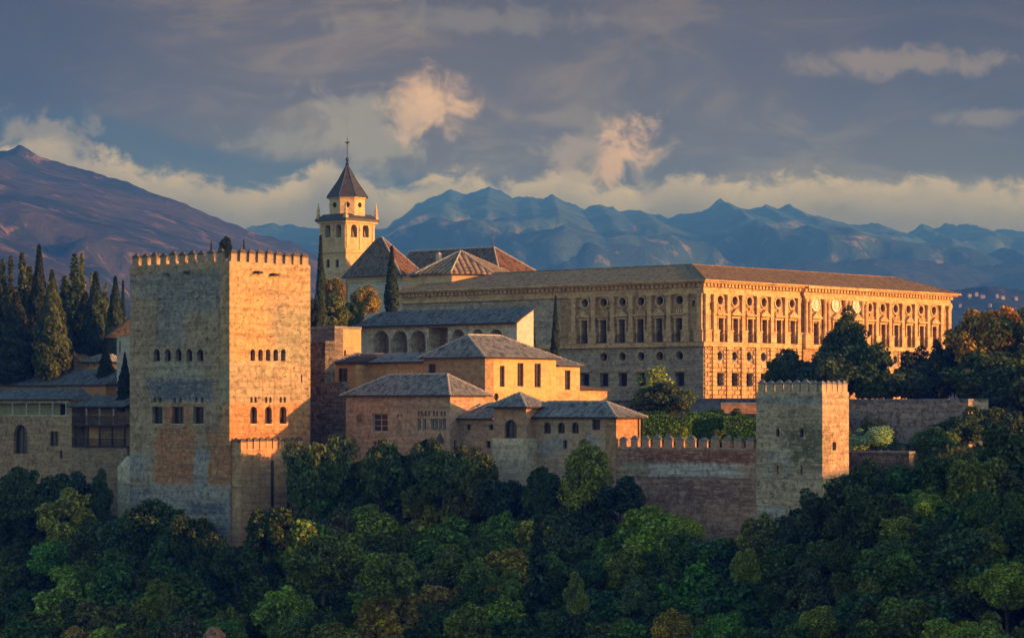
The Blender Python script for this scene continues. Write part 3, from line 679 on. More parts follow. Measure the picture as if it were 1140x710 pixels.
# octagonal chapel roof behind the palace's far corner
B = Bld('octagonal_chapel', 513, 407, 0, 'low octagonal chapel with striped many-sided tile roof behind the palace', 'chapel', ang=R(48.7+10))
zr, ze = B.z(0, 0, 279), B.z(0, 0, 306); r = 8.4; mb = MB(); mb.lathe(0, 0, [(r-.9, 5), (r-.9, ze-.1)], 8, 0, R(22)); B.add(mb, 'wall', M['tstone'])
mb = MB(); ring8 = [(r*math.cos(R(22+45*k)), r*math.sin(R(22+45*k)), ze) for k in range(8)]
for k in range(8): mb.face([ring8[k], ring8[(k+1) % 8], (0, 0, zr)])
mb.face(ring8[::-1]); 
for k in range(8): mb.face([(*ring8[k][:2], ze-.25), (*ring8[(k+1) % 8][:2], ze-.25), ring8[(k+1) % 8], ring8[k]])
rf = B.add(mb, 'roof', mroof('striped_tile', (.30, .19, .12), (.38, .26, .17), (.30, .27, .18), pitch=.85))
mb = MB()
for k in range(8): caps(mb, ring8[k], (0, 0, zr), .16, .5)
B.add(mb, 'ridge_capping', M['ridge'], rf)

# ================================================================== 3. church behind, with bell tower
B = Bld('church_nave', 556, 425, -2, 'long church nave with blue-grey tile roof and red hipped end', 'church')
a, b = B.wx(600.5), B.ny(432); ze, zr = B.z(0, 0, 304), B.z(5, 6, 275); mb = MB(); block(B, mb, 0, a, 0, b, -2, ze, glaze=False); B.add(mb, 'wall', M['tstone'])
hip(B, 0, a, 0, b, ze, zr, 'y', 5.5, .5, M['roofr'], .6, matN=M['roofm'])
mb = MB(); mb.lathe(a/2, 5.7, [(.12, zr), (.12, zr+.5), (.05, zr+.6), (.04, zr+2.2)], 8); mb.box(a/2-.35, a/2+.35, 5.66, 5.74, zr+1.5, zr+1.6); B.add(mb, 'finial', M['iron'])
y = B.ny(485, 1.2); mb = MB(); mb.box(1.6, 2.3, y-.35, y+.35, zr-2.8, B.z(2, y, 284)); mb.frustum((1.5, 2.4, y-.45, y+.45, B.z(2, y, 284)), (1.8, 2.1, y-.15, y+.15, B.z(2, y, 281))); B.add(mb, 'chimney', M['pale'])
B = Bld('church_crossing', 447, 414, -4, 'church crossing under a steep slate-blue pyramid roof beside the bell tower', 'church')
a, b = B.wx(468), B.ny(387); ze, zr = B.z(0, 0, 306), B.z(4, 6.5, 264.8); mb = MB()
oN = [B.opN(432, 436, 318, 330, 'rect', st='grid'), B.opN(402, 406, 338, 350, 'rect', st='grid')]
block(B, mb, 0, a, 0, b, -4, ze, [], oN, .3); B.add(mb, 'wall', M['pale'])
for z0, z1, pr in ((ze-.9, ze-.5, .15), (ze-.45, ze-.01, .35)):
    mb = MB(); mb.box(-pr, -.003, -pr, b, z0, z1); mb.box(-pr, a, -pr, -.004, z0, z1-.003); B.add(mb, 'cornice', M['tstone'])
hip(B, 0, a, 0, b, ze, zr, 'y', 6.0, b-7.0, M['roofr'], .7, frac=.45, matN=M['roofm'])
y = B.ny(424, 1.5); z0 = B.z(1.5, y, 296); mb = MB(); mb.box(.8, 2.8, y-.9, y+.9, z0, B.z(1, y, 285.5)); dm = B.add(mb, 'dormer', M['pale'])
mb = MB(); z1 = B.z(1, y, 285.5); mb.frustum((.5, 3.2, y-1.2, y+1.2, z1), (1.4, 2.8, y-.3, y+.3, z1+.55)); B.add(mb, 'dormer_roof', M['roofo'], dm)
mb = MB(); mb.box(.72, .797, y-.5, y+.5, z0+.25, z1-.25); B.add(mb, 'pane', M['glass'], dm)

B = Bld('bell_tower', 385, 424, -4, 'square stone bell tower with arched belfry, octagonal drum and slate spire', 'bell tower')
a, b = B.wx(416.6), B.ny(356.5); z = lambda py: B.z(0, 0, py)
zs, zc_, zd, zsp = z(279), z(243), z(218), z(181.5)
oN = [B.opN(c-3.1, c+3.1, 250, 270.5, 'arch', st='void', depth=.9) for c in (364.8, 376.8)] + [B.opN(c-1.9, c+1.9, 289, 298, 'rect', st='plain') for c in (365, 375.2)]
oW = [B.opW(c-3.4, c+3.4, 250, 270.5, 'arch', st='void', depth=.9) for c in (394.2, 407.2)]
mb = MB(); block(B, mb, 0, a, 0, b, -4, zc_-.3, oW, oN, .35, glaze=False); B.add(mb, 'wall', M['tstone'])
for o in oN: window(B, 'N', 0, o, .35, o['st'])
for o in oW: window(B, 'W', 0, o, .35, o['st'])
def bell(x, y, zz):
    mb = MB(); mb.lathe(x, y, [(.42, zz-.9), (.36, zz-.7), (.26, zz-.3), (.2, zz), (.05, zz+.1), (.05, zz+.5)], 12); B.add(mb, 'bell', M['bronze'])
for o in oN[:2]: bell(.45, (o['s0']+o['s1'])/2, (o['z0']+o['z1'])/2+.4)
for o in oW: bell((o['s0']+o['s1'])/2, .45, (o['z0']+o['z1'])/2+.4)
def tband(name, z0, z1, pr, mat=M['tstone']):
    mb = MB(); mb.box(-pr, a+pr, -pr, -.003, z0, z1); mb.box(-pr, -.003, -.003, b+pr, z0, z1); mb.box(a+.003, a+pr, -.003, b+pr, z0, z1); mb.box(-.003, a+.003, b+.003, b+pr, z0, z1); return B.add(mb, name, mat)
tband('string_course', zs-.25, zs+.1, .25); tband('string_course', zs+.12, zs+.35, .12); tband('cornice', zc_-.92, zc_-.8, .18); tband('cornice', zc_-.62, zc_-.3, .4); 
mb = MB(); mb.box(-.62, a+.62, -.62, b+.62, zc_-.297, zc_+.05); mb.frustum((-.6, a+.6, -.6, b+.6, zc_+.05), (.4, a-.4, .4, b-.4, zc_+.85)); B.add(mb, 'tower_roof', M['slate'])
for pl, s_ in (('W', (.28, a/2, a-.28)), ('N', (.28, b/2, b-.28))):
    for s in s_: mb = MB(); wbox(mb, pl, s-.24, s+.24, zs+.36, zc_-.93, -.14, -.004); B.add(mb, 'pilaster', M['tstone'])
for pl, ops in (('W', oW), ('N', oN[:2])):
    for o in ops:
        mb = MB(); wbox(mb, pl, o['s0']-.1, o['s1']+.1, o['z0']-.02, o['z0']+.9, -.05, -.003); B.add(mb, 'parapet', M['tstone'])
cx_, cy_ = a/2, b/2; rr = 3.05
mb = MB(); mb.lathe(cx_, cy_, [(rr, zc_+.3), (rr, zd-.25), (rr+.2, zd-.24), (rr+.2, zd)], 8, 0, R(22.5)); B.add(mb, 'drum', M['tstone'])
for k in range(8):
    th = R(45*k); n_ = (math.cos(th), math.sin(th)); ap = rr*math.cos(R(22.5)); mb = MB(); zz = (zc_+zd)/2+.5; N = 12
    pts = [(cx_+n_[0]*(ap+.03)-n_[1]*.42*math.cos(R(30*i)), cy_+n_[1]*(ap+.03)+n_[0]*.42*math.cos(R(30*i)), zz+.42*math.sin(R(30*i))) for i in range(N)]
    pin = [(p[0]-n_[0]*.05, p[1]-n_[1]*.05, p[2]) for p in pts]; mb.face(pts)
    for i in range(N): mb.face([pin[i], pin[(i+1) % N], pts[(i+1) % N], pts[i]])
    B.add(mb, 'oculus', M['dark'])
mb = MB(); mb.lathe(cx_, cy_, [(rr+.55, zd), (rr+.45, zd+.12), (rr*.52, zd+(zsp-zd)*.52), (.16, zsp)], 8, 0, R(22.5)); spire = B.add(mb, 'spire', M['slate'])
mb = MB()
for k in range(8):
    th = R(22.5+45*k); prof = [(rr+.47, zd+.14), (rr*.54, zd+(zsp-zd)*.52), (.2, zsp)]
    for (r0, z0), (r1, z1) in zip(prof, prof[1:]): caps(mb, (cx_+r0*math.cos(th), cy_+r0*math.sin(th), z0), (cx_+r1*math.cos(th), cy_+r1*math.sin(th), z1), .07, .35)
B.add(mb, 'ridge_capping', M['slate'], spire)
mb = MB(); mb.lathe(cx_, cy_, [(.2, zsp), (.3, zsp+.3), (.1, zsp+.5), (.28, zsp+.85), (.26, zsp+1.05), (.07, zsp+1.3), (.06, z(158)), (.16, z(157)), (.05, z(156)), (.04, z(149))], 8)
mb.box(cx_-.5, cx_+.5, cy_-.045, cy_+.045, z(155.5)-.1, z(155.5)+.08); mb.box(cx_-.045, cx_+.045, cy_-.5, cy_+.5, z(155.5)-.095, z(155.5)+.075); B.add(mb, 'finial', M['iron'])
for fx, fy in ((-.2, -.2), (a+.2, -.2), (-.2, b+.2), (a+.2, b+.2)):
    mb = MB(); mb.box(fx-.3, fx+.3, fy-.3, fy+.3, zc_+.05, zc_+.5); mb.lathe(fx, fy, [(.2, zc_+.5), (.34, zc_+.9), (.16, zc_+1.2), (.28, zc_+1.4), (.12, zc_+2.0), (.04, zc_+2.7)], 8); B.add(mb, 'pinnacle', M['tstone'])

# ================================================================== 4. gallery building with seven arches
B = Bld('arcaded_gallery', 575.5, 338, -4, 'white gallery building with a row of dark arches under a blue-grey roof', 'building')
a, b = 3.2, B.ny(400); ze = B.z(0, 0, 358.5); zfl = B.z(0, 0, 395)
def arc(p0, p1, y0, y1, **k): return B.opN(p0, p1, y0, y1, 'arch', st='none', depth=2.2, **k)
oN = [arc(415.5, 433, 368, 393), arc(436.6, 453.6, 368, 393), arc(457, 474, 367.6, 393), B.opN(477.5, 498.5, 364.5, 393, 'rect', st='none', depth=2.2)] + [arc(c-7.3, c+7.3, 366.5, 390) for c in (510, 531.5, 552.3)]
for o in oN: o['z0'] = zfl
mb = MB(); panel(mb, 'N', 0, 0, B.ny(566), -4, ze-.02, [], .3, 1); panel(mb, 'N', 0, B.ny(566), B.ny(409), -4, ze-.02, oN, 2.2, 0, 0); panel(mb, 'N', 0, B.ny(409), b, -4, ze-.02, [], .3, 1)
y1 = B.ny(575.5); zr = B.z(3.1, 0, 341.6)
mb.face([(0, 0, -4), (a, 0, -4), (a, 0, zr-.2), (0, 0, ze-.15)], 1); mb.face([(a, 0, -4), (a, b, -4), (a, b, zr-.2), (a, 0, zr-.2)], 1); mb.face([(a, b, -4), (0, b, -4), (0, b, ze-.2), (a, b, zr-.2)], 1)
B.add(mb, 'wall', [M['beige'], M['white']])
mb = MB(); mb.box(2.2, 2.3, B.ny(566), B.ny(409), -4, ze-.1); B.add(mb, 'back_wall', M['brickb'])
o4 = [o for o in oN]
for p, q in zip(o4, o4[1:]):
    s = (p['s0']+q['s1'])/2; mb = MB(); mb.lathe(-.14, s, [(.16, zfl), (.12, zfl+.2), (.10, ze-2.2), (.2, ze-1.95), (.22, ze-1.8)], 10); B.add(mb, 'column', M['paint'])
mb = MB(); mb.slab([(-.7, -.35, ze-.02), (a+.1, -.35, zr), (a+.1, b-1.2, zr), (-.7, b+.9, ze-.02)], .18, 0, 1); mb.face([(-.7, b+.9, ze-.02), (a+.1, b-1.2, zr), (a+.1, b+.9, ze-.02)], 0)
rf = B.add(mb, 'roof', [M['roofb'], M['wood']])

# ================================================================== 5. the lower palaces
# block with the orange sunlit wall behind the low roof
B = Bld('orange_block', 372.5, 327, -9, 'flat-topped block with plain orange wall between tall tower and gallery', 'building')
b = B.ny(347); zt = B.z(0, 0, 363.5); mb = MB(); a = B.wx(402); block(B, mb, 0, a, 0, b, -9, zt, glaze=False); 
B.add(mb, 'wall', mwall('orange_shaded_render', (.60, .36, .19), (.66, .42, .23), (.40, .30, .22), band=.15, streak=.3, bstr=.3, weather=.2, patches=[('N', b/2, 16, b, 9, (.16, .15, .15), .3)]))  # dark north patch paints the shade of that whole face
mb = MB(); mb.box(-.12, a, -.12, -.003, zt-.25, zt+.06); mb.box(-.12, -.003, 0, b, zt-.25, zt+.06); B.add(mb, 'coping', M['cap'])
B = Bld('ruined_wall', 385.5, 312.5, -14, 'dark rough rubble wall between tall square tower and brick palace', 'wall')
b = B.ny(343.5); mb = MB(); y1 = B.ny(362); mb.box(0, 1.6, 0, y1-.003, -14, B.z(0, 0, 433)); mb.box(0, 1.6, y1, b, -14, B.z(0, b, 380)); mb.box(.2, 1.4, 1, 3.5, B.z(0, 0, 433)+.003, B.z(0, 0, 425)); B.add(mb, 'masonry', M['rubble'])
# low wing A with corner window
B = Bld('low_orange_wing', 396, 320, -9, 'small orange wing with one square window and low grey lean-to roof', 'building')
x1, b = B.wx(408.5), B.ny(373); ze = B.z(0, 0, 403); zr = B.z(3, 0, 392.3); y2 = B.ny(472, x1); mb = MB()
block(B, mb, 0, x1+3, 0, b, -9, ze-.1, [], [B.opN(376.5, 386.8, 410, 427.3, 'rect', st='grid')], .3)
panel(mb, 'N', x1, y2, -.003, -9, ze-.1, [], .3); mb.face([(x1, y2, -9), (x1+3, y2, -9), (x1+3, y2, ze), (x1, y2, ze)])
B.add(mb, 'wall', M['orange'])
mb = MB(); mb.slab([(-.5, -.5, ze), (x1-.5, -.5, ze+.02), (x1+2.6, -.5, zr), (3., 2.2, zr), (2.2, b-1.5, zr), (-.5, b+.5, ze)], .16, 0, 1)
mb.slab([(x1-.5, y2-.2, ze), (x1+3, y2-.2, zr), (x1+3, -.503, zr), (x1-.5, -.503, ze)], .16, 0, 1); mb.face([(-.5, b+.5, ze), (2.2, b-1.5, zr), (4, b+.5, ze)], 0)
rf = B.add(mb, 'roof', [M['roofg'], M['wood']])
mb = MB(); caps(mb, (-.5, b+.5, ze), (2.2, b-1.5, zr)); B.add(mb, 'ridge_capping', M['ridge'], rf)
s = B.ny(386, 1.5); mb = MB(); mb.box(1.2, 1.6, s-.2, s+.2, ze+.3, ze+1.5); B.add(mb, 'chimney', M['orange'])
# B: brick palace with paired windows
B = Bld('brick_palace', 501, 300, -18, 'reddish brick palace with big hipped grey roof and two rows of small arched windows', 'building')
a, b = B.wx(541), B.ny(385); ze = B.z(0, 0, 439.5); zr = B.z(3.5, 3, 416)
oN = [B.opN(414.8, 431.6, 460.5, 480.5, 'rect', st='grid', fm=M['paint'])]
oN += [B.opN(c-1.9, c+1.9, 465.8, 479, 'rect', st='two', fm=M['paint']) for c in (466.8, 472.9, 476.6, 481.8, 485.8, 490.4, 494.8)]
oN += [B.opN(c-1.0, c+1.0, 457.5, 463, 'arch', st='void') for c in (466, 469.5, 474, 477.5, 483, 486.5, 491.5, 495)]
oN += [B.opN(c-1.0, c+1.0, 460.5, 463.5, 'arch', st='void') for c in (443, 447)]
oN += [B.opN(465, 486, 488.5, 505, 'arch', st='void'), B.opN(416, 419, 491, 496, 'rect', st='void')]
def merge_clean(ops):
    out = []
    for o in ops:
        if not any(o['s0'] < p['s1'] and o['s1'] > p['s0'] and o['z0'] < p['z1'] and o['z1'] > p['z0'] for p in out): out.append(o)
    return out
oN = merge_clean(oN)
oW = [B.opW(505.5, 508.8, 490, 500, 'rect', st='void')]
mb = MB(); block(B, mb, 0, a, 0, b, -18, ze-.1, oW, oN, .32); pb = lambda px, py, hw, hh, c, e: ('N', B.ny(px), B.z(0, B.ny(px), py)+18, hw*.125, hh*.101, c, e)
B.add(mb, 'wall', mwall('brick_palace_wall', (.66, .43, .30), (.76, .53, .39), (.70, .55, .42), band=.3, streak=.35, brick=(.30, .085, .016, .45), bcol=(.62, .55, .50), bstr=.6, weather=.45, patches=[pb(444, 477, 4, 8, (.50, .44, .34), .1), pb(400, 465, 3, 4, (.22, .16, .13), .4), ('W', 2, 22, 3.5, 2.2, (.66, .36, .17), .1)]))  # orange west patch paints sunlight on the wall top
mb = MB(); s = B.ny(490); zz = B.z(0, s, 491); 
for k in range(9):
    pass
mb.face([(-.004, s-.62, zz), (-.5, s-.5, zz-.15), (-.5, s+.5, zz-.15), (-.004, s+.62, zz)]); mb.face([(-.004, s-.62, zz), (-.004, s, zz+1.0), (-.5, s-.5, zz-.15)]); mb.face([(-.004, s+.62, zz), (-.5, s+.5, zz-.15), (-.004, s, zz+1.0)]); mb.face([(-.5, s-.5, zz-.15), (-.004, s, zz+1.0), (-.5, s+.5, zz-.15)]); B.add(mb, 'canopy', M['slate'])
rf = hip(B, 0, a, 0, b, ze, zr, 'y', 3.2, 4.0, M['roofg'], .55)
# C: big orange hall
B = Bld('orange_hall', 540, 306.5, -10, 'tall sunlit orange hall with three narrow dark windows and hipped grey roof', 'building')
a, b = B.wx(619), B.ny(471.5); ze = B.z(0, 0, 397); zr = B.z(2.5, 5, 372.3)
oW = [B.opW(p, q, t, u, 'rect', st='grid') for p, q, t, u in ((556.4, 561.8, 407, 430.5), (576, 582.8, 404, 430), (595, 602, 404.5, 431))] + [B.opW(549.8, 555.2, 437.3, 446.2, 'round', st='plain')]
mb = MB(); block(B, mb, 0, a, 0, b, -10, ze-.1, oW, [B.opN(477, 485, 405, 416, 'rect', st='plain')], .3); B.add(mb, 'wall', mwall('hall_render', (.66, .42, .18), (.72, .49, .24), (.58, .40, .21), band=.15, streak=.3, bstr=.3, weather=.25, patches=[('N', b/2, 10, b, 12, (.40, .28, .17), .2)]))  # brown north patch paints that face's shade over the orange render
CB = B
hip(B, 0, a, 0, b, ze, zr, 'x', 2.4, 4.5, M['roofg'], .5)
B = Bld('orange_annexe', 0, 0, -10, 'lower orange annexe with one tall window against the right end of the tall orange hall', 'building', xy=CB.wpt(CB.wx(619)+.01, .5))
a = B.wx(645.5); ze = B.z(a, 0, 407); mb = MB(); block(B, mb, 0, a, 0, 6, -10, ze-.1, [B.opW(629, 635, 412, 434, 'rect', st='grid')], [], .3); B.add(mb, 'wall', M['ochre'])
zr = B.z(2, 3.5, 392); mb = MB(); mb.slab([(0.52, -.4, ze), (a+.4, -.4, ze), (a-1.2, 3.4, zr-.3), (.52, 3.4, zr-.1)], .14, 0, 1); mb.face([(a+.4, -.4, ze), (a+.4, 6.4, ze), (a-1.2, 3.4, zr-.3)]); mb.face([(a+.4, 6.4, ze), (.52, 6.4, ze), (.52, 3.4, zr-.1), (a-1.2, 3.4, zr-.3)])
rf = B.add(mb, 'roof', [M['roofg'], M['wood']]); mb = MB(); caps(mb, (a+.4, -.4, ze), (a-1.2, 3.4, zr-.3)); B.add(mb, 'ridge_capping', M['ridge'], rf)
AB = B
B = Bld('garden_wing', 0, 0, -9, 'very low ochre wing with flat tiled top between orange annexe and garden tree', 'building', xy=AB.wpt(a+.01, .6))
a = B.wx(676); ze = B.z(0, 0, 433); mb = MB(); block(B, mb, 0, a, 0, 4, -9, ze-.1, glaze=False); B.add(mb, 'wall', M['ochre'])
mb = MB(); mb.slab([(.01, -.3, ze-.02), (a+.3, -.3, ze-.02), (a+.3, 4.2, ze+.5), (.01, 4.2, ze+.5)], .14, 0, 1); B.add(mb, 'roof', [M['roofo'], M['wood']])
# D: low brick range
B = Bld('low_brick_range', 549.6, 297.6, -20, 'low brick range with small square windows between brick palace and little pavilion tower', 'building')
b = B.ny(506.5); ze = B.z(0, 0, 465.5); zr = B.z(4, 0, 447.7)
oN = [B.opN(p, q, t, u, 'rect', st='plain') for p, q, t, u in ((519.8, 523.8, 472, 478.6), (544.8, 549.0, 472, 478.6), (541.4, 546, 490.5, 498.5))]
mb = MB(); block(B, mb, 0, 6, 0, b, -20, ze-.1, [], oN, .3); B.add(mb, 'wall', M['brick'])
mb = MB(); mb.slab([(-.5, .02, ze), (4, .02, zr), (4, b-1.6, zr), (-.5, b+.2, ze)], .15, 0, 1); mb.face([(-.5, b+.2, ze), (4, b-1.6, zr), (4, b+.2, ze)], 0)
rf = B.add(mb, 'roof', [M['roofg'], M['wood']]); mb = MB(); caps(mb, (-.5, b+.2, ze), (4, b-1.6, zr)); B.add(mb, 'ridge_capping', M['ridge'], rf)
# E: little pavilion tower
B = Bld('pavilion_tower', 585.7, 294.1, -20, 'little brick pavilion tower with one tall dark arch and pyramid roof', 'tower')
b = B.ny(549.6); a = 3.4; ze = B.z(0, 0, 452.5); zr = B.z(1.7, 2.3, 436.4); zm = B.z(0, 0, 488)
oN = [B.opN(561.6, 575.2, 467, 487.6, 'arch', st='two')]; oN[0]['z0'] = max(oN[0]['z0'], zm+.02)
mb = MB(); block(B, mb, 0, a, 0, b, zm, ze-.1, [], oN, .4); B.add(mb, 'wall', mwall('pavilion_brick', (.60, .34, .21), (.70, .44, .29), (.60, .47, .35), band=.25, streak=.3, brick=(.30, .085, .016, .4), bcol=(.62, .55, .5), bstr=.5, weather=.35))
mb = MB(); mb.box(-.3, a+.0, -.35, b+.0, -20, zm-.003); B.add(mb, 'base', M['beige'])
hip(B, 0, a, 0, b, ze, zr, 'x', a/2-.01, a/2-.01, M['roofg'], .7)
# F: low gallery with three arches
B = Bld('low_arched_house', 686, 287.5, -20, 'low house with three small arched windows and sunlit orange end by the battlement wall', 'building')
b = B.ny(592.5); a = B.wx(713); ze = B.z(0, 0, 464); zr = B.z(3, 3, 446.6)
oN = [B.opN(c-4, c+4, 470, 482.3, 'arch', st='two') for c in (609.3, 624.8, 640.3)] + [B.opN(659.4, 668, 466.8, 478.4, 'rect', st='grid'), B.opN(627, 631, 490, 499, 'rect', st='void')]
p2 = lambda px, py, hw, hh, c, e: ('N', B.ny(px), B.z(0, B.ny(px), py)+20, hw*.125, hh*.097, c, e)
mb = MB(); block(B, mb, 0, a, 0, b, -20, ze-.1, [], oN, .32)
B.add(mb, 'wall', mwall('arched_house_wall', (.62, .42, .28), (.70, .50, .35), (.60, .46, .35), band=.25, streak=.35, brick=(.30, .085, .016, .35), bcol=(.66, .6, .55), bstr=.5, weather=.4, patches=[p2(609, 498, 9, 9, (.55, .56, .56), .15), p2(625, 493, 7, 8, (.52, .53, .53), .2), p2(658, 490, 7, 6, (.50, .52, .55), .2), p2(680, 491, 7, 6, (.52, .55, .6), .2), ('W', a/2, 17, a, 4.5, (.66, .38, .19), .1)]))  # orange west patch paints sunlight onto the end wall
hip(B, 0, a, 0, b, ze, zr, 'y', 3.0, .5, M['roofg'], .6)
# drain pipe / corner board on the lit end
mb = MB(); x = B.wx(710.5); mb.box(x-.06, x+.06, -.12, -.004, -6, ze-.2); B.add(mb, 'drainpipe', M['iron'])
# G: battlemented curtain wall
B = Bld('curtain_wall', 842, 275.2, -22, 'red and white streaked curtain wall topped by a row of grey-capped merlons', 'wall')
b = B.ny(686.3); zt = B.z(0, 8, 498)
g2 = lambda px, py, hw, hh, c, e: ('N', B.ny(px), B.z(0, B.ny(px), py)+22, hw*.12, hh*.0945, c, e)
mw = mwall('curtain_wall_plaster', (.50, .29, .21), (.58, .38, .28), (.44, .25, .18), band=.4, streak=.5, bstr=.7, weather=.5, patches=[g2(775, 508, 80, 7, (.36, .13, .08), .4), g2(772, 524, 52, 8, (.78, .77, .74), .35), g2(705, 523, 14, 9, (.52, .47, .32), .1), g2(795, 547, 50, 15, (.33, .20, .17), .4)])
mb = MB(); block(B, mb, 0, 1.1, 0, b, -22, zt, glaze=False); mb.box(-.08, -.003, 0, b, B.z(0, 8, 531.5), B.z(0, 8, 530)); B.add(mb, 'masonry', mw)
mm = merlon_mesh(.95, .36, 1.25, mw, M['cap']); merlons(B, mm, 'N', .30, .15, b, 12, zt)
# H: lower battlemented tower
B = Bld('lower_tower', 915.5, 268, -24, 'weathered lower square tower with battlements at the right end of the curtain wall', 'tower')
a, b = B.wx(945), B.ny(842); zt = B.z(0, 0, 436)
oN = [B.opN(863.8, 867.6, 477, 486, 'arch', st='void'), B.opN(890.5, 894.3, 477, 486, 'arch', st='void'), B.opN(865, 866.6, 518, 528, 'rect', st='void'), B.opN(891.6, 893.2, 518, 528, 'rect', st='void')]
oW = [B.opW(926.8, 931, 492, 501, 'rect', st='void')]
h2 = lambda px, py, hw, hh, c, e: ('N', B.ny(px), B.z(0, B.ny(px), py)+24, hw*.115, hh*.091, c, e)
mt = mwall('lower_tower_earth', (.50, .38, .25), (.60, .48, .34), (.56, .40, .29), band=.35, streak=.3, bstr=.8, weather=.6, holes=.4, patches=[h2(875, 446, 40, 4, (.42, .43, .44), .4), h2(895, 495, 20, 24, (.20, .19, .10), .5), h2(866, 516, 12, 18, (.55, .50, .44), .3), h2(866, 522, 5, 8, (.50, .33, .22), .1), h2(892, 523, 5, 7, (.48, .34, .24), .1), h2(860, 570, 15, 6, (.52, .52, .52), .3)])
mb = MB(); block(B, mb, 0, a, 0, b, -24, zt, oW, oN, .4, glaze=True); mb.box(-.1, -.003, -.1, b, B.z(0, 3, 532), B.z(0, 3, 529.5)); mb.box(-.1, a, -.1, -.003, B.z(0, 3, 532), B.z(0, 3, 529.5)-.003); B.add(mb, 'wall', mt)
mm = merlon_mesh(.84, .36, 1.2, mt, M['cap']); merlons(B, mm, 'N', .27, .6, b, 7, zt); merlons(B, mm, 'W', .27, 0, a, 5, zt); merlons(B, mm, 'N', a-.27, .7, b, 7, zt)

# ================================================================== 6. walls on the right
def flatwall(name, label, px0, px1, Yn, top, bot, mat, th=1.0, cope=True, ang=ANG+math.pi/2, top2=None):
    """plain wall running right to left from px1 to px0"""
    B = Bld(name, px1, Yn, 0, label, 'wall', ang=ang-math.pi/2)
    b = B.ny(px0); z1 = B.z(0, b/2, top); z0 = B.z(0, b/2, bot)-3; mb = MB(); block(B, mb, 0, th, 0, b, z0, z1, glaze=False); B.add(mb, 'masonry', mat)
    if cope: mb = MB(); mb.box(-.12, th+.1, -.05, b+.05, z1+.003, z1+.22); B.add(mb, 'coping', M['cap'])
    return B
M['pinkwall'] = mwall('pink_wall', (.36, .26, .22), (.44, .33, .28), (.28, .22, .20), band=.4, streak=.4, bstr=.7, weather=.7, holes=.3)
flatwall('terrace_wall', 'long pinkish weathered wall right of the lower tower, below the palace trees', 930, 1078, 314, 446, 492, M['pinkwall'])
flatwall('terrace_wall', 'short pinkish wall stub at the far right end of the long pinkish wall', 1078.5, 1100, 320, 446, 470, M['beige'], ang=R(165))
flatwall('retaining_wall', 'dark low retaining wall with grey coping just right of the lower tower', 930, 1012, 277, 504, 530, M['rubble'])
flatwall('retaining_wall', 'pink garden retaining wall beneath the silvery round bush', 986, 1030, 300, 494, 505, M['pinkwall'])
flatwall('retaining_wall', 'grey retaining wall at the right picture edge above the wood', 1112, 1230, 300, 483, 530, M['rubble'])
flatwall('garden_wall', 'dark blue-grey terrace wall below the shaded palace front', 640, 783, 352, 446, 462, M['rubble'], ang=R(160))
flatwall('garden_wall', 'low grey wall along the foot of the sunlit palace corner', 768, 862, 346, 445, 470, M['cap'], ang=R(178))
flatwall('garden_wall', 'short reddish garden wall just left of the lower battlemented tower', 803, 858, 318, 450, 475, M['brick'], ang=R(178))

# ================================================================== 7. left buildings
B = Bld('timber_gallery_house', 141, 318, -16, 'dark timber gallery house with pale slender posts left of the tall square tower', 'building')
b = B.ny(80); zr_, ze = B.z(3, 4, 440.2), B.z(0, 4, 451.5); z1, z2, z3 = B.z(0, 4, 453), B.z(0, 4, 473), B.z(0, 4, 498)
mb = MB(); mb.box(0, 5, 0, b, -16, z3-.02); mb.box(2.0, 5, 0, b, z3-.02, ze-.1); mb.box(2.3, 5, b*.99, b, z3, ze); B.add(mb, 'wall', [M['brickb']])
mb = MB(); mb.box(-.1, 1.99, 0, b, z2-.12, z2+.08); mb.box(-.1, 1.99, 0, b, z3-.01, z3+.15); mb.box(-.05, 1.99, .0, b, ze-.3, ze-.12); B.add(mb, 'floor', M['wood'])
for px in (95.5, 110, 125.5):
    s = B.ny(px); mb = MB(); mb.lathe(.15, s, [(.16, z2+.08), (.10, z2+.3), (.09, ze-.7), (.2, ze-.32)], 8); B.add(mb, 'post', M['paint'])
for px in (83, 97, 110, 124, 138):
    s = B.ny(px); mb = MB(); mb.box(.05, .2, s-.08, s+.08, z3+.15, z2-.12); B.add(mb, 'lower_post', M['wood'])
mb = MB()
for zz in (z2, z3):
    mb.box(-.02, .04, 0, b, zz+1.0, zz+1.08)
    for k in range(48): s = b*(k+.5)/48; mb.box(-.01, .03, s-.025, s+.025, zz+.15, zz+1.0)
B.add(mb, 'railing', M['wood'])
s0, s1 = B.ny(96), B.ny(84); mb = MB(); mb.box(1.9, 1.997, s0, s1, z3+.15, z2-.2); B.add(mb, 'panel', M['orange'])
mb = MB(); mb.slab([(-.6, -.2, ze-.05), (3.2, -.2, zr_), (3.2, b-.8, zr_), (-.6, b+.4, ze-.05)], .15, 0, 1); B.add(mb, 'roof', [M['roofb'], M['wood']])
B = Bld('left_lookout_house', 80, 325, -18, 'brown plastered house at left edge with pale-columned gallery and one tall dark arch', 'building')
b = B.ny(-80); zf, zg, ze = B.z(0, 5, 463), B.z(0, 5, 448), B.z(0, 5, 444); zr_ = B.z(3, 5, 432.5)
oN = [B.opN(15.2, 30.4, 472.6, 505, 'arch', st='two', depth=.5), B.opN(55.4, 65.2, 480, 496.3, 'rect', st='grid'), B.opN(66.4, 69.4, 501.5, 509.5, 'rect', st='void')]
mb = MB(); panel(mb, 'N', 0, 0, b, -18, zf, oN, .3); mb.face([(0, 0, -18), (8, 0, -18), (8, 0, ze-.05), (0, 0, ze-.05)]); mb.face([(0, 0, zf), (2, 0, zf), (2, b, zf), (0, b, zf)]); mb.box(0, .5, .003, .6, zf+.003, ze-.2)
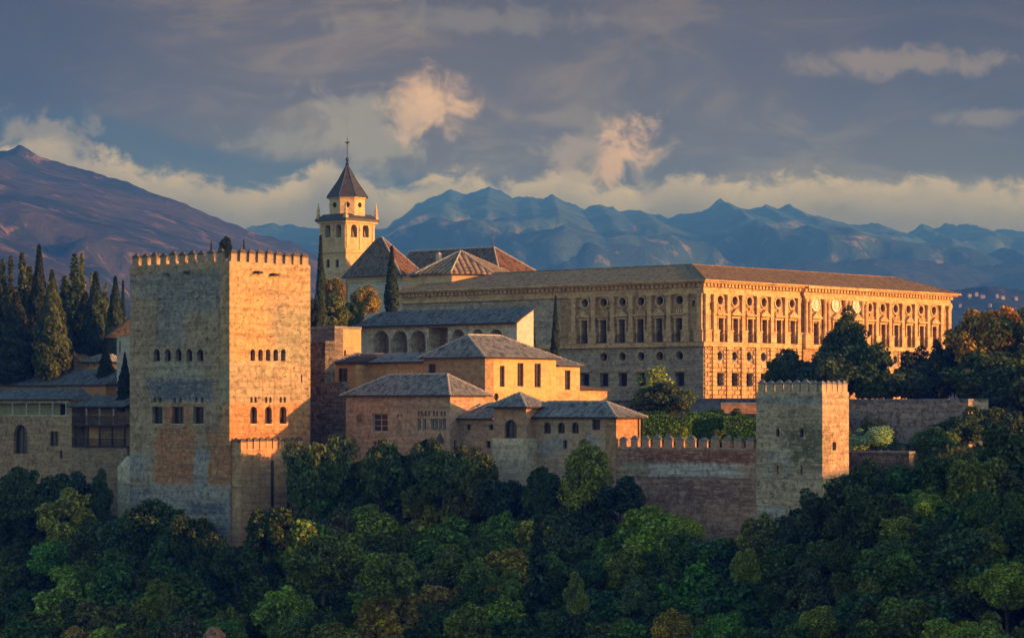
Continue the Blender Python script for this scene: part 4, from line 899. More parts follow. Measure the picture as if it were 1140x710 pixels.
B.add(mb, 'wall', mwall('brown_render', (.40, .26, .155), (.48, .33, .21), (.36, .28, .20), band=.35, streak=.4, bstr=.5, weather=.5))
for o in oN: window(B, 'N', 0, o, o.get('depth', .3), o['st'])
mb = MB(); mb.box(1.6, 1.7, 0.01, b, zf+.003, ze-.1); B.add(mb, 'back_wall', M['greenw'])
mb = MB(); mb.box(.05, .3, .61, b, zg-.05, ze-.2); mb.box(-.05, .35, .61, b, zf+.004, zf+.12); B.add(mb, 'beam', M['beige'])
for px in (13, 28.5, 43, 57.6, 72.4, -2, -17): s = B.ny(px); mb = MB(); mb.lathe(.17, s, [(.16, zf+.12), (.10, zf+.3), (.09, zg-.3), (.2, zg-.055)], 8); B.add(mb, 'column', M['paint'])
mb = MB(); s = B.ny(59); mb.box(1.5, 1.597, s-.45, s+.45, zf+.1, zg-.2); B.add(mb, 'door', M['dark'])
mb = MB(); mb.slab([(-.6, -.4, ze), (3, 1.6, zr_), (3, b, zr_), (-.6, b, ze)], .16, 0, 1); mb.face([(-.6, -.4, ze), (3.2, -.4, ze), (3, 1.6, zr_)]); B.add(mb, 'roof', [M['roofb'], M['wood']])
B = Bld('rear_orange_house', 118, 331, -12, 'wide grey-roofed house with strip of orange wall and square roof lantern at left', 'building')
b = B.ny(-60); ze, zr_ = B.z(0, 5, 428), B.z(4, 6, 411); mb = MB(); block(B, mb, 0, 8, 0, b, -12, ze-.1, glaze=False)
B.add(mb, 'wall', mwall('rear_render', (.58, .27, .12), (.62, .32, .16), band=.15, streak=.2, bstr=.3, weather=.2, patches=[('N', B.ny(10), 14.5, B.ny(-10)-B.ny(36)+7.5, 9, (.40, .32, .22), .05)]))
hip(B, 0, 8, 0, b, ze, zr_, 'y', .6, 2, M['roofb'], .5, hipcaps=False)
s = B.ny(48, 3); mb = MB(); z0, z1 = B.z(3, s, 414), B.z(3, s, 402.3); mb.box(2.2, 3.8, s-.85, s+.85, z0-1, z1); ln = B.add(mb, 'lantern', M['beige']); mb = MB(); mb.frustum((1.8, 4.2, s-1.25, s+1.25, z1), (2.7, 3.3, s-.3, s+.3, z1+.55)); B.add(mb, 'lantern_roof', M['roofg'], ln)
B = Bld('small_gabled_house', 114, 340, -6, 'small house with pale grey roof and tiny windows peeping above the left roofs', 'building')
b = B.ny(92); ze = B.z(0, 0, 402.5); mb = MB(); block(B, mb, 0, 4, 0, b, -6, ze, [], [B.opN(97, 99, 405, 408, 'rect', st='void'), B.opN(104, 106, 405, 408, 'rect', st='void')], .2); B.add(mb, 'wall', M['orange'])
hip(B, 0, 4, 0, b, ze, B.z(2, 1, 393.5), 'y', .5, 1.0, M['roofg'], .5, hipcaps=False)
B = Bld('small_ochre_house', 92, 345, -6, 'tiny sunlit ochre gable above the left roofs beside the dark cypress', 'building')
b = B.ny(82); ze = B.z(0, 0, 403); mb = MB(); block(B, mb, 0, 3, 0, b, -6, ze, glaze=False); z1 = B.z(0, 0, 393.5); mb.face([(-.01, 0, ze), (-.01, b, ze), (-.01, b, z1+.4), ]); B.add(mb, 'wall', M['ochre'])
mb = MB(); mb.slab([(-.2, -.2, ze), (3, -.2, ze), (3, b+.2, z1), (-.2, b+.2, z1)], .12, 0, 0); B.add(mb, 'roof', M['roofo'])
B = Bld('white_walled_house', 150, 326, -6, 'white-walled house with steep grey roof just behind the tall tower at left', 'building')
b = B.ny(130); ze = B.z(0, b, 374); mb = MB(); block(B, mb, 0, 6, 0, b, -6, ze, [], [B.opN(132.5, 134.5, 380, 392, 'arch', st='void')], .3); B.add(mb, 'wall', M['pale'])
mb = MB(); z1 = B.z(3, 0, 353); mb.slab([(-.8, -.2, z1), (6, -.2, z1), (6, b+1.2, ze), (-.8, b+1.2, ze)], .2, 0, 1); B.add(mb, 'roof', [M['roofb'], M['roofb']])
# ================================================================== 8. ground, hills, haze
def interp(pts, x):
    if x <= pts[0][0]: return pts[0][1]
    for (x0, y0), (x1, y1) in zip(pts, pts[1:]):
        if x <= x1: return y0+(y1-y0)*(x-x0)/(x1-x0)
    return pts[-1][1]
FOOT = [(-400, 335), (0, 327), (130, 305), (255, 294), (345, 303), (385, 309), (501, 298), (586, 291), (686, 284), (842, 271), (915, 264), (945, 262), (1140, 258), (1600, 250)]
SIL = [(-400, 500), (0, 543), (60, 545), (130, 570), (200, 580), (240, 595), (262, 625), (275, 608), (300, 580), (335, 540), (380, 520), (450, 520), (540, 528), (600, 556), (700, 566), (800, 575), (842, 580), (872, 568), (915, 545), (960, 520), (1010, 500), (1060, 490), (1140, 484), (1600, 440)]
SLOPE = .48; TH = 6.0
def canopy(px, Y):
    yf = interp(FOOT, px)-3; zs = (HY-interp(SIL, px))/F*yf
    return zs-SLOPE*(yf-Y)
def ground_z(px, Y):
    yf = interp(FOOT, px)-3
    near = -2.5-.32*max(0, Y)
    if Y <= yf:
        z = canopy(px, Y)-TH
        if px > 945: z = z
        return min(-1.9, max(z, -62 if Y > 120 else near, near))
    z0 = canopy(px, yf)-TH; t = Y-yf
    plate = -1.2 if px < 1200 else -1.0
    if px < 945: k = min(1, max(0, (t-7)/34)); return z0*(1-k)+plate*k
    k = min(1, t/45); lowz = z0*(1-k)+(-5.9)*k; k2 = min(1, max(0, (Y-326)/10)); return lowz*(1-k2)+plate*k2
xs = list(range(-2600, 3801, 20)); Ys = [3, 8, 15, 30, 50, 75, 100, 130, 160, 185, 205]+list(range(214, 380, 4))+[390, 410, 440, 480, 540, 620, 720]
def far_drop(Y): return 0 if Y < 460 else -(Y-460)*.09
V_, F_ = [], []
for Y in Ys:
    for px in xs:
        X = (px-CX)/F*Y if Y > 100 else (px-CX)/F*100*(.6+.4*Y/100)
        V_.append((X, Y, ground_z(px, Y)+far_drop(Y)+mnoise.noise(Vector((X*.1, Y*.1, 0)))*.4))
nx = len(xs)
for j in range(len(Ys)-1):
    for i in range(nx-1): k = j*nx+i; F_.append((k, k+1, k+1+nx, k+nx))
m_soil, T = newmat('woodland_soil'); ob = T.n('ShaderNodeTexCoord').outputs['Object']; n = T.noise(ob, .5, 7, .7)
bsdf_out(T, T.mix(n, (.03, .035, .015), (.07, .055, .03)), .95, n, .6, .3)
me = bpy.data.meshes.new('ground'); me.from_pydata(V_, [], F_); me.materials.append(m_soil); tag(link(bpy.data.objects.new('hillside', me)), kind='structure')
# valley plain that runs on under the mountains to the horizon
m_pl, T = newmat('plain'); ob = T.n('ShaderNodeTexCoord').outputs['Object']; n = T.noise(ob, .012, 8, .7); n2 = T.noise(ob, .002, 4, .6)
bsdf_out(T, T.mix(T.ss(n, .4, .6), (.05, .06, .035), T.mix(n2, (.12, .10, .06), (.07, .08, .04))), .95, n, .4, 2)
mb = MB(); mb.face([(-1890, -400, -66), (2290, -400, -66), (2290, 6790, -66), (-1890, 6790, -66)]); o = mb.build('ground', m_pl); tag(o, kind='structure')
# spur of the hill on the right, outside the picture: it keeps the low evening sun off the wood
cs, sn = math.cos(SUN_AZ), math.sin(SUN_AZ)
def crest(wc): return interp([(-150, 26), (150, 28), (215, 24), (242, 20), (260, 10.5), (320, 10.5), (380, 8), (470, -20), (520, -25)], wc)
V_, F_ = [], []; ws = list(range(-150, 521, 10)); pf = [(-62, 0), (-48, .18), (-34, .42), (-20, .72), (-8, .93), (0, 1), (12, .96), (40, .7), (80, .3), (120, 0)]
for wc in ws:
    for dp, k in pf:
        p = 62+dp; h = -30+(crest(wc)+30)*k+mnoise.noise(Vector((wc*.06, dp*.06, 3)))*1.2*(k if k < 1 else .5)
        V_.append((-sn*wc+cs*p, cs*wc+sn*p, h))
nq = len(pf)
for j in range(len(ws)-1):
    for i in range(nq-1): k = j*nq+i; F_.append((k, k+1, k+1+nq, k+nq))
me = bpy.data.meshes.new('hill'); me.from_pydata(V_, [], F_); me.materials.append(m_soil); tag(link(bpy.data.objects.new('hill', me)), kind='structure')

def mountain_mat(name, c1, c2, c3, sc):
    m, T = newmat(name); ob = T.n('ShaderNodeTexCoord').outputs['Object']
    n = T.noise(ob, sc, 9, .62, .4); n2 = T.noise(T.map(ob, (1, 1, 1), (50, 9, 3)), sc*4, 8, .68, .3)
    c = T.mix(T.ss(n, .40, .60), c1, c2); c = T.mix(T.ss(n2, .54, .66), c, c3); c = T.mix(T.ss(n2, .46, .34), c, tuple(v*.45 for v in c1))
    bsdf_out(T, c, .97, T.m('ADD', n, T.m('MULTIPLY', n2, .5)), .9, 18, .05); return m
def mrange(name, Yr, pts, df, base, rough, mat, step=4, seed=0, back=600, x0=-900, x1=2100, jag=1.0, rows=46):
    V_, F_ = [], []; xs = list(np.arange(x0, x1+1, step)); fr = [k/rows for k in range(rows+1)]
    for px in xs:
        py = interp(pts, px); zr = (HY-py)/F*Yr
        for t in fr:
            Y = Yr-df*(1-t); X = (px-CX)/F*Yr*(1-.12*(1-t))
            v = Vector((X, Y, seed*777.0))
            rg = 1-abs(mnoise.noise(v*(2.2/df)))*2; rg2 = 1-abs(mnoise.noise(v*(6.5/df)))*2; f3 = mnoise.fractal(v*(20/df), 1.0, 2.0, 5)
            prof = t**1.25
            amp = (t*(1-t)*4)*.9+.10
            z = base+(zr-base)*prof+rough*amp*((rg-.4)*.9+(rg2-.4)*.42+((1-abs(mnoise.noise(v*(17/df)))*2)-.4)*.22+((1-abs(mnoise.noise(v*(41/df)))*2)-.4)*.09+f3*.10)*(1 if t < 1 else .25)
            lim = (zr+60)*Y/Yr*(.88+.115*t)-60
            if t < .999 and z > lim-12: z = lim-12+12*(1-math.exp(-(z-lim+12)/40))
            if t >= .999: z = zr+jag*(mnoise.fractal(Vector((X*.012*3000/Yr, seed, 0)), 1.0, 2.0, 6)*Yr*.0011+(abs(mnoise.fractal(Vector((X*.05*3000/Yr, seed+9, 0)), 1.0, 2.0, 4))-.3)*Yr*.0011)
            V_.append((X, Y, z))
        for dY, zz in ((back*.4, .6), (back, 0)): V_.append(((px-CX)/F*Yr, Yr+dY, base+(zr-base)*zz))
    n = rows+3
    for j in range(len(xs)-1):
        for i in range(n-1): k = j*n+i; F_.append((k, k+n, k+n+1, k+1))
    me = bpy.data.meshes.new(name); me.from_pydata(V_, [], F_); me.materials.append(mat); me.polygons.foreach_set('use_smooth', [True]*len(me.polygons))
    return tag(link(bpy.data.objects.new(name, me)), kind='structure')
mm1 = mountain_mat('scrub_mountain', (.048, .050, .066), (.016, .030, .05), (.17, .12, .11), .007)  # blued scrub colour paints in haze; pale flecks stand for lit patches
mm2 = mountain_mat('hazy_mountain', (.040, .085, .15), (.018, .045, .09), (.13, .13, .16), .006)  # blue base paints in distance haze; pale flecks stand for sunlit rock
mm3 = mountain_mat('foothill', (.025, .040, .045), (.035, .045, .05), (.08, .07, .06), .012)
L1 = [(-900, 260), (-300, 190), (-120, 178), (-40, 172), (0, 168), (12, 166), (22, 161), (32, 166), (45, 175), (65, 181), (100, 190), (140, 202), (165, 212), (195, 222), (220, 232), (250, 246), (275, 255), (300, 264), (330, 271), (345, 280), (380, 300), (430, 330), (520, 380), (700, 450), (2100, 470)]
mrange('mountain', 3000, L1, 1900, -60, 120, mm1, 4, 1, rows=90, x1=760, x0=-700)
L2 = [(-900, 300), (200, 275), (260, 255), (300, 250), (350, 252), (400, 256), (430, 251), (447, 240), (465, 226), (485, 217), (503, 211), (520, 216), (532, 212), (545, 209), (556, 214), (575, 221), (590, 218), (604, 221), (615, 216), (628, 224), (650, 232), (668, 226), (690, 233), (712, 230), (730, 238), (745, 243), (765, 238), (784, 235), (794, 226), (803, 220), (818, 230), (838, 233), (852, 228), (866, 231), (880, 228), (900, 238), (925, 243), (950, 248), (970, 247), (985, 250), (1008, 261), (1018, 257), (1026, 250), (1040, 256), (1060, 251), (1085, 249), (1100, 256), (1125, 253), (1140, 258), (1400, 270), (2100, 320)]
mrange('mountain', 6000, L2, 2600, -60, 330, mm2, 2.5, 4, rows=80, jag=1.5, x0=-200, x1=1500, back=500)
L3 = [(-200, 420), (500, 360), (760, 312), (830, 300), (870, 293), (905, 290), (930, 291), (970, 287), (1010, 291), (1050, 293), (1090, 296), (1140, 290), (1300, 300), (1500, 330)]
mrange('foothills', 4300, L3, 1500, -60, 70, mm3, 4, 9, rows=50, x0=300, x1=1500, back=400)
L4 = [(600, 450), (860, 370), (960, 340), (1020, 331), (1060, 322), (1100, 317), (1140, 322), (1200, 316), (1400, 330)]
L4o = mrange('foothills', 2500, L4, 900, -60, 40, mm3, 4, 14, rows=40, x0=700, x1=1500, back=300)
# range added outside the picture to shade the far mountains' lower slopes
V_, F_ = [], []
for i in range(81):
    k = i/80; bx, by = 1480+320*k, 1900+3700*k; H = interp([(0, 60), (.2, 90), (.5, 160), (.8, 230), (1, 200)], k)
    for j in range(9):
        q = j/8; h = -66+(H+66)*math.sin(math.pi*q)**1.2; n_ = mnoise.fractal(Vector((k*9, q*3, 5)), 1.0, 2.0, 5)*38*math.sin(math.pi*q)
        V_.append((bx-430+860*q, by, h+n_))
for i in range(80):
    for j in range(8): k = i*9+j; F_.append((k, k+1, k+10, k+9))
me = bpy.data.meshes.new('mountain'); me.from_pydata(V_, [], F_); me.materials.append(mm3); tag(link(bpy.data.objects.new('mountain', me)), kind='structure')  # unseen range, added for its shadow
# village on the far hillside
vm = mplain('village_white', (.28, .27, .26), .9, .1, .1); vr = mplain('village_tile', (.35, .2, .13), .9, .2, .1)
vl = [(1079, 331, 9, 'whitewashed house at the left end of the distant village'), (1087, 329, 7, 'small whitewashed house, second from left in the distant village'), (1094, 332, 10, 'long whitewashed house in the middle of the distant village'), (1110, 331, 9, 'tall whitewashed house right of the gap in the distant village'), (1116, 333, 11, 'biggest and brightest house of the distant village'), (1131, 334, 8, 'lone whitewashed house at the right end of the distant village'), (1069, 342, 6, 'lone small house low on the hillside below the distant village'), (1102, 342, 6, 'small house on the slope under the middle of the distant village')]
from mathutils.bvhtree import BVHTree
bv = BVHTree.FromPolygons([v.co for v in L4o.data.vertices], [tuple(p.vertices) for p in L4o.data.polygons])
for px, py, wd, lb in vl:
    hit = bv.ray_cast(Vector((0, 0, 0)), Vector(((px-CX)/F, 1, (HY-py)/F)).normalized())[0]
    if hit is None: print('village miss', px); continue
    X, Y, Z = hit; wd *= random.uniform(.3, .5)
    t = empty('village_house', (X, Y, Z), R(random.uniform(-20, 30)), lb, 'house', 'houses of the distant village'); mb = MB(); mb.box(-wd*.5, wd*.5, -2, 2, -5, 2.2); mb.build('wall', vm, t)
    mb = MB(); mb.frustum((-wd*.54, wd*.54, -2.3, 2.3, 2.2), (-wd*.4, wd*.4, -.2, .2, 3.2)); mb.build('roof', vr, t)

# air
mh = bpy.data.materials.new('haze_air'); mh.use_nodes = True; T = NT(mh.node_tree)
vp = T.n('ShaderNodeVolumePrincipled', {'Color': (.035, .15, .82), 'Absorption Color': (1.0, 1.0, 1.0, 1.0), 'Density': 3.5e-4, 'Anisotropy': 0.0}); T.n('ShaderNodeOutputMaterial', {1: vp.outputs[0]})
mb = MB(); mb.box(-1900, 2300, -420, 6800, -90, 496); tag(mb.build('haze', mh), kind='stuff')

# ================================================================== 9. vegetation
def leafmat():
    m, T = newmat('foliage'); oi = T.n('ShaderNodeObjectInfo'); ge = T.n('ShaderNodeNewGeometry'); ob = T.n('ShaderNodeTexCoord').outputs['Object']
    rnd = ge.outputs['Random Per Island']
    hs = T.n('ShaderNodeHueSaturation', {'Hue': T.m('ADD', .485, T.m('MULTIPLY', rnd, .035)), 'Saturation': 1.0, 'Value': T.m('ADD', .85, T.m('MULTIPLY', T.m('POWER', rnd, 1.6), 2.7)), 'Color': oi.outputs['Color']})
    n = T.noise(ob, .55, 3, .5)
    c = T.mix(T.ss(n, .45, .68), hs.outputs[0], T.mix(1.0, hs.outputs[0], (1.45, 1.35, .8), 'MULTIPLY'))
    p = T.n('ShaderNodeBsdfPrincipled', {'Base Color': c, 'Roughness': .65, 'Specular IOR Level': .15})
    tr = T.n('ShaderNodeBsdfTranslucent', {'Color': T.mix(1.0, c, (1.3, 1.4, .6), 'MULTIPLY')})
    T.n('ShaderNodeOutputMaterial', {0: T.n('ShaderNodeMixShader', {0: .22, 1: p.outputs[0], 2: tr.outputs[0]}).outputs[0]}); return m
M['leaf'] = leafmat(); M['bark'] = mplain('bark', (.09, .07, .05), .95, .4, 3)
rng = np.random.default_rng(11)
def quads_mesh(name, c, nrm, size, asp=1.0):
    n = len(c); nrm = nrm/np.maximum(np.linalg.norm(nrm, axis=1, keepdims=True), 1e-6)
    r = rng.normal(size=(n, 3)); t = np.cross(nrm, r); t /= np.maximum(np.linalg.norm(t, axis=1, keepdims=True), 1e-6); bt = np.cross(nrm, t)
    s = size[:, None]; a_, b_ = t*s, bt*s*asp; fold = nrm*s*.35
    v = np.stack([c-a_*.9-b_*.3, c+a_*.1-b_+fold, c+a_, c+b_*.9+fold*.5], axis=1).reshape(-1, 3)
    me = bpy.data.meshes.new(name); me.vertices.add(len(v)); me.vertices.foreach_set('co', v.astype(np.float32).ravel())
    me.loops.add(4*n); me.loops.foreach_set('vertex_index', np.arange(4*n, dtype=np.int32)); me.polygons.add(n)
    me.polygons.foreach_set('loop_start', np.arange(0, 4*n, 4, dtype=np.int32)); me.polygons.foreach_set('loop_total', np.full(n, 4, dtype=np.int32))
    me.update(calc_edges=True); me.validate(); me.materials.append(M['leaf']); return me
def sph(n):
    v = rng.normal(size=(n, 3)); return v/np.linalg.norm(v, axis=1, keepdims=True)
def crown_broad(n=8000, lobes=22, leaf=.05, flat=.8, spread=1.0, seed_gap=.0):
    """unit crown, radius about 1, centre at 0"""
    C, N_, S = [], [], []
    lc = sph(lobes)*rng.uniform(.15, 1.0, (lobes, 1))**.6*np.array([spread, spread, flat]); lc[:, 2] = np.where(lc[:, 2] < -.62, -.62+.2*rng.random(lobes), lc[:, 2]); lr = rng.uniform(.13, .40, lobes)
    for k in range(lobes):
        m_ = int(n/lobes*(lr[k]/.27)**2); d = sph(m_); d[:, 2] = np.where(d[:, 2] < -.75, -d[:, 2], d[:, 2])
        rad = lr[k]*(1-.45*rng.random(m_)**2.2)*(1+.22*np.sin(d[:, 0]*9+k)*np.sin(d[:, 1]*8+2*k)*np.sin(d[:, 2]*7))
        C.append(lc[k]+d*rad[:, None]); N_.append(d*.8+rng.normal(size=(m_, 3))*.55+np.array([0, 0, .35])); S.append(rng.uniform(.5, 1.5, m_)*leaf)
    return quads_mesh('crown', np.vstack(C), np.vstack(N_), np.concatenate(S))
def crown_cypress(n=7000, w=.16, leaf=.013, rag=.25, full=.45, twist=0):
    """unit height spindle 0..1"""
    t = rng.random(n)**.85; prof = np.sin(np.pi*np.clip(t, 0, 1)**full)**.7*(1-t**3*.6); prof = np.minimum(prof, (1-t)*3.2+.02)
    th = rng.uniform(0, 2*np.pi, n); lob = 1+rag*np.sin(th*3+t*9)*.5+rag*np.sin(th*5+t*23+1)*.5+rag*.5*np.sin(t*47+th*2)
    r = w*prof*lob*(1-.35*rng.random(n)**2)
    c = np.stack([r*np.cos(th), r*np.sin(th), t*.98+.01], axis=1); nn = np.stack([np.cos(th), np.sin(th), np.full(n, .35)], axis=1)+rng.normal(size=(n, 3))*.45
    return quads_mesh('crown', c, nn, rng.uniform(.6, 1.4, n)*leaf, 1.6)
def crown_conifer(n=9000, w=.22, leaf=.014, tiers=26):
    C, N_ = [], []
    for k in range(tiers):
        t = .08+.9*k/tiers; rr = w*(1-t)**.75*rng.uniform(.75, 1.2)
        br = rng.integers(5, 9)
        for q in range(br):
            th = rng.uniform(0, 2*np.pi); L = rr*rng.uniform(.6, 1.15); m_ = int(n/tiers/br*(1.4-t)); u = rng.random(m_)**.6
            dr = -.25*L+.2*L; p = np.stack([np.cos(th)*L*u, np.sin(th)*L*u, t+dr*u*u+0*u], axis=1)+rng.normal(size=(m_, 3))*L*np.array([.14, .14, .09])
            C.append(p); N_.append(np.array([np.cos(th)*.4, np.sin(th)*.4, .8])+rng.normal(size=(m_, 3))*.5)
    c = np.vstack(C); return quads_mesh('crown', c, np.vstack(N_), rng.uniform(.6, 1.4, len(c))*leaf, 1.3)
def trunk_mesh(h=1.0, r=.05, limbs=5, crown_r=.7, lean=.05):
    mb = MB(); seg = 8
    def limb(p, q, r0, r1, n=6):
        p, q = Vector(p), Vector(q); d = (q-p).normalized(); e = d.orthogonal().normalized(); f = d.cross(e)
        A = [p+(e*math.cos(2*math.pi*k/n)+f*math.sin(2*math.pi*k/n))*r0 for k in range(n)]; C = [q+(e*math.cos(2*math.pi*k/n)+f*math.sin(2*math.pi*k/n))*r1 for k in range(n)]
        for k in range(n): mb.face([A[k], A[(k+1) % n], C[(k+1) % n], C[k]])
        mb.face([tuple(x) for x in C])
    top = (lean*h, 0, h); limb((0, 0, -.25*h), top, r*1.25, r*.7, 8)
    for k in range(limbs):
        th = 2*math.pi*k/limbs+random.random(); L = crown_r*random.uniform(.5, .85); limb((lean*h*.8, 0, h*random.uniform(.7, 1)), (math.cos(th)*L, math.sin(th)*L, h+crown_r*random.uniform(.2, .7)), r*.55, r*.18)
    o = mb.build('trunk', M['bark']); me = o.data; bpy.data.objects.remove(o); return me
BR = [crown_broad(13000, 64, .052, .85), crown_broad(13000, 54, .052, .95), crown_broad(14000, 84, .048, .75, 1.1), crown_broad(13000, 48, .055, .9), crown_broad(13000, 66, .045, 1.15, .85), crown_broad(11000, 50, .05, 1.3, .75)]
BF = crown_broad(3600, 26, .05, 1.1, .9)                 # thin, see-through
BS = crown_broad(9000, 40, .035, .8, 1.0)                # dense round bush
CY = [crown_cypress(7000, .085, .012, .12, .40), crown_cypress(11000, .15, .012, .18, .42), crown_cypress(12000, .20, .012, .2, .45), crown_cypress(8000, .13, .013, .45, .5)]
CO = [crown_conifer(9000, .24), crown_conifer(9000, .17, .013, 34), crown_conifer(6000, .13, .014, 30)]
TR = [trunk_mesh(1, .055), trunk_mesh(1, .045, 4, .6, -.06), trunk_mesh(1, .05, 6, .8, .1)]; TRC = trunk_mesh(1, .05, 0)
def put(name, label, cat, px, Y, zbase, crown, sc, col, trunk=None, tsc=None, czoff=0.0, group=None, rz=None, dy=None):
    X = (px-CX)/F*Y
    t = empty(name, (X, Y, zbase), 0, label, cat, group)
    if trunk is not None:
        k = link(bpy.data.objects.new('trunk', trunk), t); k.scale = tsc; k.rotation_euler = (0, 0, random.uniform(0, 6.28))
    c = link(bpy.data.objects.new('crown', crown), t); c.scale = sc; c.location = (0, 0, czoff); c.rotation_euler = (0, 0, random.uniform(0, 6.28) if rz is None else rz)
    c.color = (*col, 1); return t
def cypress(label, px, Y, top, bot, w, col, kind=0, name='cypress', group=None):
    """w: half width in pixels, bot: row of the foot"""
    z0, z1 = (HY-bot)/F*Y, (HY-top)/F*Y; h = z1-z0; hw = w/F*Y
    cr, uw = {'c0': (CY[0], .085), 'c1': (CY[1], .15), 'c2': (CY[2], .20), 'c3': (CY[3], .13), 'k0': (CO[0], .22), 'k1': (CO[1], .16), 'k2': (CO[2], .12)}[kind]
    return put(name, label, 'tree', px, Y, z0, cr, (hw/uw, hw/uw, h), col, TRC, (hw*1.2, hw*1.2, h*.5), group=group)
def broad(label, px, Y, top, w, col, kind=0, bot=None, name='broadleaf_tree', cat='tree', group=None, th=None):
    zt_ = (HY-top)/F*Y; rw = w/F*Y; rh = rw*.92
    if bot is not None: rh = max(rw*.5, ((bot-top)/F*Y)*.5)
    cr = BR[kind] if isinstance(kind, int) else {'f': BF, 's': BS}[kind]; hgt = {2: .85, 4: 1.25, 5: 1.35}.get(kind, 1.05)
    zc_ = zt_-rh*hgt; h = th if th else rw*1.1; z0 = zc_-rh*.75-h*.3
    return put(name, label, cat, px, Y, z0, cr, (rw*random.uniform(.92, 1.12), rw*random.uniform(.9, 1.1), rh*random.uniform(.95, 1.12)), col, random.choice(TR) if kind != 's' else TR[0], (rw, rw, max(.5, zc_-z0)), czoff=zc_-z0, group=group)
DG, BG, OL, YG, MG = (.034, .058, .020), (.028, .052, .030), (.07, .08, .022), (.19, .21, .035), (.065, .10, .028)
G1 = 'dark cypresses and conifers behind the left roofs'
for a_ in [
 ('ragged brown-green conifer cut by the left picture edge', -4, 352, 288, 420, 14, (.035, .05, .02), 'k1'), ('slim brown-green conifer second from the left picture edge', 12, 356, 280, 420, 10, (.04, .055, .02), 'k2'),
 ('feathery brown-green conifer right of the two edge conifers', 25, 350, 276, 420, 13, (.045, .06, .02), 'k1'), ('tallest near-black cypress of the left clump', 43.5, 346, 273, 425, 14, (.018, .026, .014), 'c1'),
 ('broad olive cypress with lit right flank above the roof lantern', 58, 341, 300, 425, 18, (.040, .055, .02), 'c2'), ('open feathery conifer in the middle of the left grove', 83, 362, 277, 420, 14, (.035, .06, .022), 'k2'),
 ('yellowish feathery conifer just right of the open feathery one', 91, 366, 277, 420, 11, (.07, .09, .025), 'k1'), ('thin yellowish conifer tip between the feathery conifer and the dark cone cypress', 102, 370, 299, 420, 7, (.10, .12, .03), 'k2'),
 ('dense dark green cone-shaped cypress above the small gabled house', 106.5, 350, 303, 430, 18, (.022, .040, .020), 'c1'), ('yellowish slim conifer behind the two cone-shaped cypresses', 118, 368, 311, 420, 8, (.09, .105, .03), 'k2'),
 ('dark cone cypress beside the white-walled house', 128.5, 346, 308, 430, 13, (.022, .038, .020), 'c1'), ('thin dark cypress almost touching the tall tower at left', 137, 352, 312, 425, 5, (.020, .032, .018), 'c0'),
 ('tall green conifer behind the gap between the two edge conifers', 3, 366, 284, 420, 13, (.045, .055, .022), 'k1'), ('dark green conifer behind the brown-green conifers at left', 33, 368, 292, 420, 15, (.035, .05, .022), 'k1'), ('green conifer in the gap right of the olive cypress', 72, 372, 303, 425, 16, (.04, .058, .022), 'k1'), ('dark conifer between the two cone-shaped cypresses', 117, 372, 322, 425, 13, (.03, .045, .02), 'k1'), ('broad shadowy cypress behind the olive cypress and roof lantern', 40, 349, 318, 425, 26, (.02, .032, .018), 'c2'), ('broad shadowy cypress behind the small gabled house', 95, 355, 325, 425, 24, (.022, .036, .02), 'c2'), ('dark low cypress filling the gap under the feathery conifers', 72, 349, 338, 430, 16, (.022, .036, .02), 'c2'), ('black-green bushy cypress behind the left house roof', 18, 345, 325, 430, 24, (.020, .032, .016), 'c2'), ('dark shrubby cypress between the tall tower and the white-walled house', 139, 322, 392, 460, 9, (.018, .026, .014), 'c2'), ('bushy dark cypress left of the white-walled house', 118, 335, 385, 440, 12, (.018, .028, .014), 'c2')]:
    a_ = list(a_); a_[5] *= 1.12 if a_[6] in ('k1', 'k2') or a_[5] > 12 else 1.0; a_[6-1+0] = a_[5]; cypress(*a_, group=G1)
cypress('tall slim dark cypress between the square tower and the bell tower', 357, 345, 262, 380, 6.5, (.022, .036, .018), 'c0')
cypress('slim dark cypress in front of the slate-blue church crossing', 436, 358, 274, 350, 7.5, (.020, .034, .018), 'c0')
cypress('shorter dark cypress beside the white end of the gallery building', 592, 350, 346, 400, 4.5, (.022, .034, .02), 'c0')
cypress('taller dark cypress in front of the plain palace wall', 618.5, 350, 329, 405, 4.8, (.022, .034, .02), 'c0')
cypress('thin cypress tip rising behind the left half of the square tower battlements', 235, 352, 268, 320, 2.2, (.02, .03, .016), 'c0'); cypress('thin cypress tip behind the sunlit battlements of the square tower', 271.5, 352, 266.5, 320, 2.6, (.02, .03, .016), 'c0')
broad('small round treetop behind the corner of the square tower battlements', 251, 352, 263, 7, (.018, .028, .014), 1, bot=290)
broad('orange autumn tree behind the tall slim cypress', 368, 362, 306, 17, (.15, .11, .03), 0, bot=345); broad('yellow-green tree below the orange autumn tree', 366, 355, 328, 22, (.06, .075, .02), 3, bot=372)
broad('orange-yellow autumn tree beside the church wall', 405, 372, 318, 15, (.17, .13, .03), 1, bot=352); broad('dark green tree under the orange-yellow autumn tree', 392, 360, 335, 14, (.05, .07, .02), 0, bot=368)
broad('dark tree hugging the right side of the tall square tower', 352, 335, 330, 8, (.02, .03, .016), 4, bot=372)
